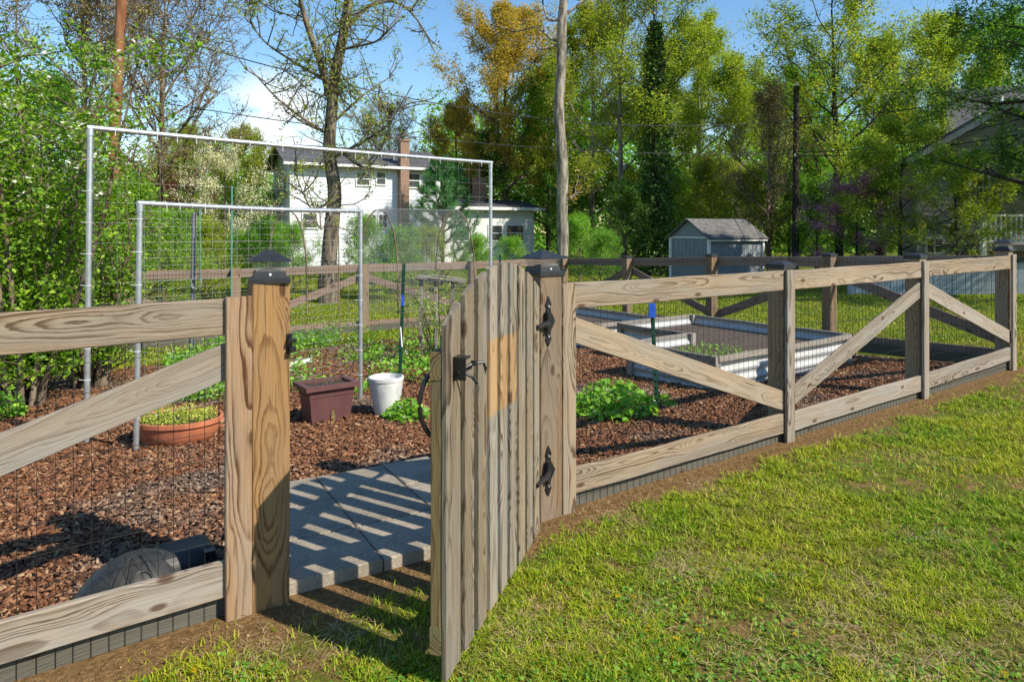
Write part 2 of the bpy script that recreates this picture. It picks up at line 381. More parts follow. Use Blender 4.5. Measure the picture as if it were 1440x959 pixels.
# ------------------------------------------------------------------ world, sun, camera
SUN_EL = 41.; TO = Vector((.855, -.52, 0)).normalized()
wd = bpy.data.worlds.new('World'); sc.world = wd; wd.use_nodes = True
nt = wd.node_tree; nt.nodes.clear()
sky = nt.nodes.new('ShaderNodeTexSky'); sky.sky_type = 'NISHITA'; sky.sun_disc = False
sky.sun_elevation = R(SUN_EL); sky.sun_rotation = math.atan2(TO.x, TO.y); sky.air_density = 1.25; sky.dust_density = .1; sky.ozone_density = 2.2
class WN(NT):
    def __init__(s, t): s.t = t
g = WN(nt)
gen = g.n('ShaderNodeTexCoord').outputs['Generated']
nz = g.noise(g.scl(gen, (1, 1, 2.6)), 5.5, 6, .6)
def blob(d, r0, r1):
    dv = g.n('ShaderNodeVectorMath', operation='DOT_PRODUCT'); g.set(dv.inputs[0], gen); dv.inputs[1].default_value = Vector(d).normalized()
    return g.ss(dv.outputs['Value'], math.cos(R(r1)), math.cos(R(r0)))
mk = g.math('MAXIMUM', blob((-.345, 1, .155), .3, 5.2), g.math('MULTIPLY', blob((-.5, 1, .15), 1, 5), .8))
cl = g.math('MULTIPLY', mk, g.ss(nz, .40, .56), clamp=True)
hs = g.n('ShaderNodeHueSaturation', {'Saturation': 1.2, 'Color': sky.outputs[0]}).outputs[0]
hs = g.mix(1., hs, (.97, 1.0, 1.04), 'MULTIPLY')
cm = g.mix(g.math('MULTIPLY', cl, .92), hs, (6.6, 6.7, 6.9))
bg = g.n('ShaderNodeBackground', {0: cm, 1: .125})
wo = g.n('ShaderNodeOutputWorld'); nt.links.new(bg.outputs[0], wo.inputs[0])
sl = bpy.data.lights.new('sun', 'SUN'); sl.energy = 5.0; sl.angle = R(.55); sl.color = (1, .915, .77)
so = bpy.data.objects.new('sun', sl); col.objects.link(so)
sd = Vector((TO.x*math.cos(R(SUN_EL)), TO.y*math.cos(R(SUN_EL)), math.sin(R(SUN_EL))))
so.rotation_euler = sd.to_track_quat('Z', 'Y').to_euler(); so.location = (6, -6, 12)
cd = bpy.data.cameras.new('camera'); cam = bpy.data.objects.new('camera', cd); col.objects.link(cam)
cd.sensor_width = 36; cd.lens = 24; cd.clip_end = 2000; cd.clip_start = .05
cd.shift_y = -(479.5-HZ)/1440; cam.location = (0, 0, EYE); cam.rotation_euler = (R(90), 0, 0); sc.camera = cam
vs_ = sc.view_settings; vs_.view_transform = 'Standard'; vs_.look = 'None'; vs_.gamma = 1; vs_.use_curve_mapping = False; vs_.exposure = 0.5
sc.cycles.max_bounces = 6; sc.cycles.diffuse_bounces = 3; sc.cycles.transmission_bounces = 3; sc.cycles.transparent_max_bounces = 10
sc.cycles.caustics_reflective = False; sc.cycles.caustics_refractive = False

# ------------------------------------------------------------------ value noise for scattering
_pt = rng.random((256, 256))
def vnoise(x, y, f):
    x = np.asarray(x)*f+100; y = np.asarray(y)*f+100; xi = np.floor(x).astype(int); yi = np.floor(y).astype(int)
    a = x-xi; b = y-yi; a = a*a*(3-2*a); b = b*b*(3-2*b)
    p = lambda i, j: _pt[(xi+i) % 256, (yi+j) % 256]
    return (p(0,0)*(1-a)+p(1,0)*a)*(1-b)+(p(0,1)*(1-a)+p(1,1)*a)*b

# ------------------------------------------------------------------ ground
def grid_mesh(name, xs, ys, fz):
    X, Y = np.meshgrid(xs, ys); Zz = fz(X, Y); nx, ny = len(xs), len(ys)
    v = np.stack([X.ravel(), Y.ravel(), Zz.ravel()], 1)
    i, j = np.meshgrid(np.arange(nx-1), np.arange(ny-1)); q = (j*nx+i).ravel()
    return fast_mesh(name, v, np.stack([q, q+1, q+nx+1, q+nx], 1))
xs = np.unique(np.concatenate([np.linspace(-400, -30, 12), np.linspace(-30, 30, 121), np.linspace(30, 400, 12)]))
ys = np.unique(np.concatenate([np.linspace(-60, -2, 8), np.linspace(-2, 40, 110), np.linspace(40, 600, 14)]))
tag(obj('lawn', grid_mesh('lawn', xs, ys, gz), LAWN, smooth=True), kind='structure')
# mulch bed: grid in fence coordinates
def fgrid(s0, s1, d0, d1, n, m, lift):
    S, D = np.meshgrid(np.linspace(s0, s1, n), np.linspace(d0, d1, m))
    Xw = P0.x+U.x*S-NO.x*D; Yw = P0.y+U.y*S-NO.y*D
    Zw = gz(Xw, Yw)+lift+.012*(vnoise(Xw, Yw, 5)-.5)*np.clip(D*4, 0, 1)
    v = np.stack([Xw.ravel(), Yw.ravel(), Zw.ravel()], 1)
    i, j = np.meshgrid(np.arange(n-1), np.arange(m-1)); q = (j*n+i).ravel()
    return fast_mesh('mulch_bed', v, np.stack([q, q+1, q+n+1, q+n], 1))
tag(obj('mulch_ground', fgrid(-7, 7.5, .07, 7.2, 150, 75, .014), MULCH, smooth=True), kind='structure')

def in_view(x, y, pad=60):
    p = 720+960*x/np.maximum(y, .1); return (p > -pad) & (p < 1440+pad) & (y > 1.2)
def on_path(x, y):
    a, b = x+.879, y-2.70; p = a*.862+b*.507; q = -a*.507+b*.862
    return (p > -.005) & (p < 1.08) & (q > -.02) & (q < 1.115+.015*np.sin(p*29))
# bark chips
def chips():
    N = 480000; S = rng.uniform(-5.5, 7.4, N); D = rng.uniform(.088, 6.9, N)
    x = P0.x+U.x*S-NO.x*D; y = P0.y+U.y*S-NO.y*D
    keep = in_view(x, y, 20) & ~on_path(x, y)
    dist = np.hypot(x, y); keep &= rng.random(N) < np.clip(1.15-(dist-2.5)*.12, .22, 1)
    x, y, dist = x[keep], y[keep], dist[keep]; n = len(x)
    Ln = rng.uniform(.010, .037, n)*np.where(rng.random(n) < .12, 1.7, 1)*np.clip(.75+dist*.06, 1, 1.5); Wd = Ln*rng.uniform(.25, .6, n); T = rng.uniform(.003, .008, n)
    yaw = rng.uniform(0, 6.283, n); tilt = rng.normal(0, .28, n); roll = rng.normal(0, .35, n)
    z = gz(x, y)+.018+np.abs(rng.normal(0, .010, n))
    a = np.stack([np.cos(yaw)*np.cos(tilt), np.sin(yaw)*np.cos(tilt), np.sin(tilt)], 1)
    b = np.stack([-np.sin(yaw)*np.cos(roll), np.cos(yaw)*np.cos(roll), np.sin(roll)], 1); c = np.cross(a, b)
    ctr = np.stack([x, y, z], 1); V = []
    for k in (-1, 1):
        for i, j in ((-1, -1), (1, -.7), (.85, 1), (-.8, .8)):
            V.append(ctr+a*(Ln*i*.5)[:, None]+b*(Wd*j*.5*(1.0 if k < 0 else .8))[:, None]+c*(T*k*.5)[:, None])
    V = np.stack(V, 1).reshape(-1, 3); q = np.array([(4,5,6,7), (0,1,5,4), (1,2,6,5), (2,3,7,6), (3,0,4,7)])
    F = (np.arange(n)[:, None, None]*8+q[None]).reshape(-1, 4)
    return fast_mesh('bark_mulch', V, F)
tag(obj('bark_mulch', chips(), CHIP), 'red-brown bark chips spread over the fenced garden', kind='stuff')

# grass blades outside the fence and on the far lawn
def blades(x, y, hgt, wid, name, lean=1.0):
    n = len(x); z = gz(x, y); yaw = rng.uniform(0, 6.283, n); ln = rng.uniform(.2, 1.0, n)*hgt*lean
    dx, dy = np.cos(yaw), np.sin(yaw); yw2 = yaw+rng.normal(1.57, .5, n); wx, wy = np.cos(yw2)*wid, np.sin(yw2)*wid
    b0 = np.stack([x-wx, y-wy, z-.004], 1); b1 = np.stack([x+wx, y+wy, z-.004], 1)
    m0 = np.stack([x+dx*ln*.4-wx*.7, y+dy*ln*.4-wy*.7, z+hgt*.62], 1); m1 = np.stack([x+dx*ln*.4+wx*.7, y+dy*ln*.4+wy*.7, z+hgt*.62], 1)
    t = np.stack([x+dx*ln, y+dy*ln, z+hgt*rng.uniform(.6, 1.05, n)], 1)
    V = np.stack([b0, b1, m1, m0, t], 1).reshape(-1, 3); k = np.arange(n)[:, None]*5
    F = np.concatenate([k+np.array([[0, 1, 2]]), k+np.array([[0, 2, 3]]), k+np.array([[3, 2, 4]])])
    return fast_mesh(name, V, F)
def lawn_blades():
    N = 2300000; yq = 1.5+(13-1.5)*rng.random(N)**1.35; xq = (rng.uniform(-80, 1500, N)-720)/960*yq
    d = dist_in(xq, yq); s = .809*(xq+.97)+.588*(yq-2.574)
    edge = -.01-.24*vnoise(xq, yq, 2.1)**1.3-.12*vnoise(xq, yq, 8)
    dens = np.maximum(np.clip((edge-d)/.12, 0, 1), .035*(d < -.02)*(vnoise(xq, yq, 15) > .6))
    gate_worn = np.exp(-((s-.55)/.8)**2-((d+.12)/.26)**2); dens *= 1-.9*gate_worn
    pt = vnoise(xq, yq, 1.3)*.45+vnoise(xq, yq, 3.7)*.35+vnoise(xq, yq, 9)*.2; dens *= np.clip((pt-.32)/.16, .10, 1)
    tuft = vnoise(xq, yq, 21)*.6+vnoise(xq, yq, 43)*.4; dens *= np.clip(1.9*(tuft-.18), 0.03, 1)
    k = (rng.random(N) < dens*.8) & (yq < 13)
    x, y = xq[k], yq[k]; f = np.clip(y/3.2, .8, 3.2); n = len(x); t = (vnoise(x, y, 21)*.6+vnoise(x, y, 43)*.4)
    h = (.006+.024*rng.random(n)**1.5)*(.45+1.1*t)*np.clip(f, 1, 1.3); w = .0019*f+.0012*rng.random(n)
    V = blades(x, y, h, w, 'lawn_grass', 2.1)
    return V
def straw(n, pts_):
    """dry stems lying flat in worn patches"""
    c = [np.array(gpx(a, b)) for a, b in pts_]; k = rng.integers(0, len(c), n); c = np.array(c)[k]
    x = c[:, 0]+rng.normal(0, .10, n); y = c[:, 1]+rng.normal(0, .085, n); z = gz(x, y)+.004+.012*rng.random(n)
    yaw = rng.uniform(0, 3.1416, n); l = rng.uniform(.02, .075, n); w = .0008; dx, dy = np.cos(yaw), np.sin(yaw)
    P = lambda e, q, zz: np.stack([x+dx*l*e-dy*w*q, y+dy*l*e+dx*w*q, z+zz], 1)
    V = np.stack([P(-.5, -1, 0), P(-.5, 1, 0), P(0, 1, .005), P(.5, .3, 0), P(.5, -.3, 0), P(0, -1, .005)], 1).reshape(-1, 3)
    F = np.arange(n)[:, None, None]*6+np.array([[0, 1, 2, 5], [5, 2, 3, 4]])[None]
    return fast_mesh('dry_straw', V, F.reshape(-1, 4))
STRAW = leaf('dry_straw', [(0, (.12, .08, .04)), (.5, (.19, .14, .07)), (1, (.27, .22, .13))], .2)
tag(obj('dry_straw', straw(4200, [(1300, 940), (1340, 925), (1235, 940), (1045, 925), (1180, 880), (1320, 760), (960, 800), (830, 905), (960, 800), (870, 730), (1000, 690), (1120, 700), (1290, 640), (740, 870), (1210, 830), (1390, 850), (900, 860), (1060, 800), (700, 910), (480, 900), (350, 925)]), STRAW), 'dry straw lying in worn patches of the lawn', kind='stuff')
tag(obj('lawn_grass', lawn_blades(), GRASSM), 'short patchy spring grass outside the fence', kind='stuff')
def weeds():
    N = 90000; y = 1.6+8*rng.random(N)**1.3; x = (rng.uniform(-60, 1480, N)-720)/960*y; d = dist_in(x, y)
    m = vnoise(x, y, 1.9)*.55+vnoise(x, y, 6)*.45; k = (d < -.12-.2*vnoise(x, y, 3)) & (rng.random(N) < np.clip((m-.52)*4, 0.02, .8))
    x, y = x[k], y[k]; return np.stack([x, y, gz(x, y)+.004+.018*rng.random(len(x))], 1)
wc_ = weeds()
WEEDL = leaf('clover_leaf', [(0, (.03, .09, .01)), (.5, (.065, .14, .014)), (1, (.13, .19, .025))])
CRUMB = leaf('soil_crumb', [(0, (.05, .03, .013)), (.7, (.10, .058, .024)), (1, (.16, .11, .06))], 0., .95)
def crumbs():
    n = 9000; S = rng.uniform(-2.3, 7.8, n); d = -.02-np.abs(rng.normal(0, .14, n)); x = P0.x+U.x*S-NO.x*d; y = P0.y+U.y*S-NO.y*d; r_ = rng.uniform(.001, .004, n)*np.where(rng.random(n) < .04, 2., 1)
    c = np.stack([x, y, gz(x, y)+r_*.3], 1); oc = np.array([[1,0,0],[-1,0,0],[0,1,0],[0,-1,0],[0,0,.8],[0,0,-.8]], float)
    V = c[:, None]+oc[None]*r_[:, None, None]*rng.uniform(.6, 1.3, (n, 6, 1)); F = np.array([[0,2,4],[2,1,4],[1,3,4],[3,0,4],[2,0,5],[1,2,5],[3,1,5],[0,3,5]])
    return fast_mesh('soil_crumbs', V.reshape(-1, 3), (np.arange(n)[:, None, None]*6+F[None]).reshape(-1, 3))
tag(obj('soil_crumbs', crumbs(), CRUMB), 'loose soil crumbs and grit on the bare strip along the fence', kind='stuff')
def far_blades():
    N = 190000; y = 7+25*rng.random(N)**1.2; x = (rng.uniform(150, 1460, N)-720)/960*y
    d = dist_in(x, y); rel = np.stack([x-CR.x, y-CR.y], 1); outs = rel @ np.array([SD.y, -SD.x])
    k = (d > 0) & ((outs > .05) | (d > 5.5)) 
    x, y = x[k], y[k]
    return blades(x, y, .02+.025*rng.random(len(x)), .003+.00045*y, 'far_grass')
tag(obj('far_grass', far_blades(), GRASSM), 'mown grass beyond the raised beds and back fence', kind='stuff')

# ------------------------------------------------------------------ paving
PO = Vector((-.879, 2.70, 0)); PX = Vector((.862, .507, 0)).normalized(); PY = Vector((-PX.y, PX.x, 0))
path = MB().prism([(.01, .01), (1.07, .01), (1.07, 1.12), (.01, 1.12)], PO+Vector((0, 0, -.09)), PX, PY, Vector((0, 0, 1)), .10).build('path', SOILB)
tag(path, kind='structure'); W['path'] = Matrix.Identity(4)
for i in range(3):
    for j in range(3):
        s0 = -.005+.3965*i; s1 = s0+.390; d0 = .0+.3765*j; d1 = d0+.370
        if i == 2: s1 = s0+.29
        c = PO+PX*((s0+s1)/2)+PY*((d0+d1)/2)+Vector((0, 0, .003+random.uniform(-.003, .003))); m = MB(); ch = .006
        hx, hy = (s1-s0)/2, (d1-d0)/2; vsx = []
        for (k, z) in ((0, -.055), (0, .05-ch), (ch, .05)):
            for a, b in ((-1,-1),(1,-1),(1,1),(-1,1)): vsx.append(PX*(a*(hx-k))+PY*(b*(hy-k))+Vector((0, 0, z)))
        m.add(vsx, [(3,2,1,0), (8,9,10,11)]+[(r*4+k, r*4+(k+1) % 4, r*4+4+(k+1) % 4, r*4+4+k) for r in range(2) for k in range(4)])
        m.build('paving_slab', PAVER, path, world=Matrix.Translation(c) @ Matrix.Rotation(random.uniform(-.008, .008), 4, 'Z'))

# ------------------------------------------------------------------ fences
Zup = Vector((0, 0, 1))
def post(parent, base, hgt, ux, size, m, deep=.15):
    return board('post', base-Zup*deep, base+Zup*hgt, ux, size, size, m, parent, wav=.001)
def flat_cap(parent, top, ux, size=.158):
    uy = Vector((-ux.y, ux.x, 0)); m = MB()
    m.box(top+Zup*.008, (size, size, .03), (ux, uy, Zup)); m.box(top+Zup*.0325, (size, size, .018), (ux, uy, Zup), .5)
    return m.build('post_cap', BLACKPL, parent)
def mesh_panel(parent, o, ux, L, z0, z1, gap_s=.0508, gap_z=.1016, r=.0012, m=None, slope=0., name='wire_mesh'):
    v = []; f = []; tri = np.array([(0, 1.0), (.87, -.5), (-.87, -.5)])*r
    nn = np.array([-ux.y, ux.x, 0.]); u = np.array(ux); o = np.array(o)
    def wire(a, b, d1, d2):
        k = len(v)
        for p in (a, b):
            for q in tri: v.append(p+d1*q[0]+d2*q[1])
        f.extend([(k, k+1, k+4, k+3), (k+1, k+2, k+5, k+4), (k+2, k, k+3, k+5)])
    up = np.array([0, 0, 1.]); n = int(L/gap_s)
    for i in range(n+1):
        s = min(i*gap_s, L); p = o+u*s+up*slope*s; j = random.uniform(-.002, .002)
        wire(p+up*z0+u*j, p+up*z1+u*random.uniform(-.002, .002), u, nn)
    for i in range(int((z1-z0)/gap_z)+1):
        z = z0+i*gap_z; wire(o+up*z, o+u*L+up*(z+slope*L), up, nn)
    return obj(name, fast_mesh(name, np.array(v), np.array(f)), m or WIRE_BLK, parent)

def post_lamp(top, ux, label, size=.165):
    t = thing('post_lamp', label, 'post lamp', top, 'solar post cap lamps on the fence', 0)
    a = Vector(ux); b = Vector((-a.y, a.x, 0)); ax = (a, b, Zup); o = Vector(top)
    MB().box(o+Zup*.003, (size*.97, size*.97, .018), ax).box(o+Zup*.0145, (size*.9, size*.9, .005), ax, .93).box(o+Zup*.028, (size*.78, size*.78, .022), ax, .94).build('lamp_base', BLACKPL, t)
    MB().lathe([(size*.3, .039), (size*.26, .045), (size*.1, .049)], 20, o).build('light_dome', BLACKPL, t)
    m = MB(); h = size*.33; q = size*.40
    vv = [o+a*(i*h)+b*(j*h)+Zup*.0385 for i, j in ((-1,-1),(1,-1),(1,1),(-1,1))]+[o+a*(i*q)+b*(j*q)+Zup*.0775 for i, j in ((-1,-1),(1,-1),(1,1),(-1,1))]
    m.add(vv, [(0,1,5,4),(1,2,6,5),(2,3,7,6),(3,0,4,7)]).build('glass_body', GLASS, t)
    r = size*.515
    vv = [o+a*(i*r)+b*(j*r)+Zup*.077 for i, j in ((-1,-1),(1,-1),(1,1),(-1,1))]+[o+a*(i*r)+b*(j*r)+Zup*.082 for i, j in ((-1,-1),(1,-1),(1,1),(-1,1))]+[o+a*(i*.016)+b*(j*.016)+Zup*.120 for i, j in ((-1,-1),(1,-1),(1,1),(-1,1))]
    MB().add(vv, [(3,2,1,0),(8,9,10,11)]+[(k*4+i, k*4+(i+1) % 4, k*4+4+(i+1) % 4, k*4+4+i) for k in (0, 1) for i in range(4)]).build('lamp_roof', BLACKPL, t)
    c = o-b*(size*.378)+Zup*.028
    MB().tube([c, c-b*.004], .005, 10).build('switch', WHITE, t)
    return t

TR, RT, RW = .024, .026, .135
def rail(par, s0, s1, z0, z1, m, name='rail'):
    return board(name, front(s0, -TR-RT/2, z0), front(s1, -TR-RT/2, z1), Zup, RW, RT, m, par, .0025, n=14)
def brace(par, s0, z0, s1, z1, m):
    return board('brace', front(s0, -TR-RT/2-.003, z0), front(s1, -TR-RT/2-.003, z1), Zup, .128, RT-.007, m, par, .002, n=14)
def trim(par, s, z0, z1, m, w=.095):
    return board('trim_board', front(s, -TR/2, z0), front(s, -TR/2, z1), U, w, TR, m, par, .001)

# front fence, part left of the gate
fl = thing('garden_fence', 'weathered wooden rail fence with black wire, carrying the gate latch keeper, beside the terracotta bowl', 'fence', front(-.5, -.08, 0), 'wire-backed rail fences round the garden')
UT = (Matrix.Rotation(R(-7), 3, 'Z') @ U); p = post(fl, front(.07, -.07, 0), 1.245, UT, .138, WOOD_POST)
trim(fl, -.055, -.05, 1.195, WOOD_TRIM, .094)
rail(fl, -2.35, -.06, 1.115, 1.117, WOOD_RAIL); rail(fl, -2.35, -.06, .145, .15, WOOD_GREY)
brace(fl, -2.2, .27, -.07, .962, WOOD_GREY)
post(fl, front(-2.25, -TR-RT-.09, 0), 1.24, U, .14, WOOD_POST2); trim(fl, -2.25, 0, 1.17, WOOD_RAIL)
board('kick_board', front(-2.3, -.066, .02), front(-.005, -.066, .02), Zup, .15, .018, WOOD_KICK, fl)
mesh_panel(fl, front(-2.3, -.0525, 0), U, 2.3, -.02, 1.16)
kp = MB(); o = front(.128, .004, 1.005)
kp.box(o, (.022, .012, .075), (U, NO, Zup)); kp.box(o+NO*.014+U*.006+Zup*.012, (.03, .03, .014), (U, NO, Zup)); kp.box(o+NO*.016+U*.006-Zup*.02, (.022, .034, .02), (U, NO, Zup)); kp.tube([o+NO*.01+Zup*.03, o+NO*.024+Zup*.03], .005)
kp.build('latch_keeper', BLACK, fl)
post_lamp(front(.074, -.068, 1.245), Matrix.Rotation(R(-13), 3, 'Z') @ U, 'black pyramid post lamp on the honey-coloured post with the latch keeper', .152)

# front fence, part right of the gate
fr = thing('garden_fence', 'sunlit weathered rail fence with three crossing-braced panels, hinging the gate', 'fence', front(4.6, -.08, 0), 'wire-backed rail fences round the garden')
GP = 1.375
post(fr, front(GP+.07, -.07, 0), 1.222, U, .14, WOOD_POST2)
trim(fr, GP+.19, -.05, 1.17, WOOD_RAIL, .09)
TS = [GP+.19, 3.56, 5.615, 7.63]
zt = [1.105, 1.098, 1.108, 1.118]; zb = [.145, .122, .13, .175]
for i in range(3):
    a, b = TS[i]+(.004 if i else 0), TS[i+1]-(.004 if i < 2 else 0)
    rail(fr, a, b, zt[i], zt[i+1], WOOD_RAIL); rail(fr, a, b, zb[i], zb[i+1], (WOOD_RAIL, WOOD_GREY, WOOD_GREY)[i])
brace(fr, TS[0], .945, TS[1], .265, WOOD_RAIL); brace(fr, TS[1], .27, TS[2], .95, WOOD_GREY); brace(fr, TS[2], .955, TS[3], .33, WOOD_GREY)
for i in (1, 2, 3):
    b = front(TS[i]+.055, -TR-RT-.066, 0); zz = (0, -.02, 0, .03)[i]
    q = post(fr, b, 1.205+zz, U, .125, WOOD_POST3); trim(fr, TS[i], (0, -.06, -.03, .0)[i], (0, 1.172, 1.178, 1.2)[i], WOOD_GREY, .092)
    if i < 3: flat_cap(q, b+Zup*(1.205+zz), U, .142)
board('kick_board', front(GP+.2, -.066, .0), front(7.7, -.066, .03), Zup, .16, .018, WOOD_KICK, fr)
mesh_panel(fr, front(GP+.15, -.0525, 0), U, 6.2, -.06, 1.16)
post_lamp(front(GP+.07, -.07, 1.222), U, 'black pyramid post lamp on the gate hinge post in front of the bare trunk')
post_lamp(front(TS[3]+.055, -TR-RT-.066, 1.235), U, 'black pyramid post lamp on the far corner post before the grey house')

def far_fence(label, o, dr, n, gap, inner, m, pm, capped, braces, zs=None, first=1, kick=True):
    """fence seen from inside: posts on the line, rails on the far face, wire on the near face"""
    t = thing('garden_fence', label, 'fence', o+dr*gap*n/2+Zup*G(*(o+dr*gap*n/2).xy), 'wire-backed rail fences round the garden')
    H = 1.2; pos = [o+dr*gap*i for i in range(n+1)]
    zg = [G(p.x, p.y) for p in pos]
    for i in range(first, n+1):
        q = post(t, pos[i]+Zup*zg[i], H, dr, .13, pm)
        if capped: flat_cap(q, pos[i]+Zup*(zg[i]+H), dr, .145)
    for i in range(n):
        a, b = pos[i]-inner*.08, pos[i+1]-inner*.08
        for h, nm in ((1.12, 'rail'), (.12, 'rail')):
            board(nm, a+Zup*(zg[i]+h), b+Zup*(zg[i+1]+h), Zup, .14, .026, m, t, .002)
        h0, h1 = ((.98, .27) if (i+braces) % 2 == 0 else (.27, .98))
        board('brace', a+Zup*(zg[i]+h0)+inner*.004, b+Zup*(zg[i+1]+h1)+inner*.004, Zup, .125, .02, m, t, .002)
    for i in range(n):
        sl_ = (zg[i+1]-zg[i])/gap
        q = mesh_panel(t, pos[i]-inner*.062+Zup*zg[i], dr, gap, .0, 1.17, m=WIRE_BLK, slope=sl_, r=.0013)
    if kick: board('kick_board', pos[0]-inner*.045+Zup*(zg[0]+.03), pos[-1]-inner*.045+Zup*(zg[-1]+.03), Zup, .16, .018, WOOD_KICK, t)
    return t
far_fence('shaded rail fence with dark wire running from the corner lamp towards the shed', CR-NO*.0, SD, 4, 8.15/4, Vector((-SD.y, SD.x, 0)), WOOD_BACK, WOOD_POST2, True, 1)
far_fence('pinkish sunlit rail fence along the back of the garden in front of the hedge', CB, BD, 5, 2.13, Vector((-BD.y, BD.x, 0)), WOOD_BACK, WOOD_POST2, False, 0)

# ------------------------------------------------------------------ gate
GD = Vector((.28, .96, 0)).normalized(); GN = Vector((GD.y, -GD.x, 0))     # GD from free end to hinge, GN towards the camera side
GF = Vector((-.203, 2.13, 0))
def gt(s, w, z): return GF+GD*s+GN*w+Zup*z
gate = thing('garden_gate', 'open arched picket gate of grey boards with a fresh orange patch and black hardware', 'gate', gt(.6, -.03, 0))
PW, PT, pitch = .089, .019, .1345
def arch(s): return 1.145+.168*(1-((s-.62)/.62)**2)
s = 0.0; k = 0
while s < 1.2:
    w = .125 if k == 0 else PW
    z0 = .035-.03*s+random.uniform(-.006, .006); zc = arch(s+w/2)
    # local Z of the board points along +GD
    board('picket', gt(s+w/2, -PT/2, z0), gt(s+w/2, -PT/2, zc), GD, w, PT, WOOD_PATCH if k in (3, 4, 5) else WOOD_PICKET, gate, .001,
          top=(arch(s)-zc, arch(s+w)-zc), label='grey picket with a fresh orange patch' if k in (3, 4, 5) else None)
    s += w+(pitch-PW); k += 1
FT = .038
for z in (.155, 1.015):
    board('gate_rail', gt(.0, -PT-FT/2-.001, z), gt(1.2, -PT-FT/2-.001, z), Zup, .088, FT, WOOD_STILE, gate, .001)
board('stile', gt(.045, -PT-FT/2-.001, .2), gt(.045, -PT-FT/2-.001, .97), GD, .088, FT, WOOD_STILE, gate, .001)
board('stile', gt(1.15, -PT-FT/2-.001, .2), gt(1.15, -PT-FT/2-.001, .97), GD, .088, FT, WOOD_STILE, gate, .001)
board('brace', gt(.12, -PT-FT/2-.003, .93), gt(1.08, -PT-FT/2-.003, .24), Zup, .086, FT-.006, WOOD_STILE, gate, .001)
# latch
m = MB(); o = gt(.075, .003, 1.0); ax = (GD, GN, Zup)
m.box(o, (.05, .006, .075), ax); m.box(o+GN*.02+Zup*.034, (.05, .04, .006), ax); m.box(o+GN*.02-GD*.022, (.006, .04, .07), ax)
m.tube([o+GN*.012-Zup*.012-GD*.03, o+GN*.03-Zup*.005+GD*.05], .008)
lt = m.build('latch', BLACK, gate)
m = MB(); m.tube([o+GN*.025+Zup*.0, o+GN*.05+Zup*.012+GD*.03, o+GN*.075+Zup*.012+GD*.05, o+GN*.08-Zup*.006+GD*.055, o+GN*.08-Zup*.03+GD*.055], .0055)
m.tube([o+GN*.02-Zup*.015, o+GN*.045-Zup*.03+GD*.02, o+GN*.06-Zup*.055+GD*.035], .005); m.lathe([(.011, -.008), (.011, .008)], 12, o+GN*.05+Zup*.012+GD*.03)
m.build('latch_lever', BLACK, lt)
m = MB(); o = gt(-.0, -PT-FT-.005, 0)
pts = [o+Zup*(.99)+GD*.02]+[o-GN*(.030*math.sin(math.pi*q)**.5)-GD*.02*math.sin(math.pi*q)+GD*.02+Zup*(.985-.19*q) for q in np.linspace(.06, .94, 10)]+[o+Zup*.79+GD*.02]
m.tube(pts, .008, 8); m.build('pull_handle', BLACK, gate, True)
# hinges: spear plates on the post, barrel, strap to the gate
def hinge(z, nm):
    o = front(GP+.045, .002, z); m = MB()
    out_ = [(0, .125), (-.012, .10), (-.018, .085), (-.012, .07), (-.016, .045), (-.03, .03), (-.034, 0), (-.03, -.03), (-.016, -.045), (-.012, -.07), (-.018, -.085), (-.012, -.10), (0, -.125),
            (.012, -.10), (.018, -.085), (.012, -.07), (.016, -.045), (.026, -.03), (.042, 0), (.026, .03), (.016, .045), (.012, .07), (.018, .085), (.012, .10)]
    m.prism(out_, o, U, Zup, NO, .006)
    m.tube([o+NO*.014-U*.012-Zup*.05, o+NO*.014-U*.012+Zup*.05], .012, 12)
    for zz in (-.025, .025): m.tube([o+NO*.014-U*.012+Zup*(zz-.004), o+NO*.014-U*.012+Zup*(zz+.004)], .0135, 12)
    e = gt(1.2, .006, z); b = o+NO*.016-U*.012
    m.tube([b-Zup*.004, (b+e)/2+NO*.012-Zup*.006, e+GN*.004-Zup*.004, e-GD*.07-Zup*.004], [.013, .015, .013, .009], 8)
    h = m.build('hinge', BLACK, gate)
    m = MB()
    for zz in (.075, .035, -.035, -.075): m.lathe([(.006, 0), (.005, .004)], 8)  if False else m.tube([o+NO*.006+Zup*zz, o+NO*.011+Zup*zz], .0055, 8)
    m.build('screw_heads', GALV, h)
hinge(.99, 'a'); hinge(.245, 'b')

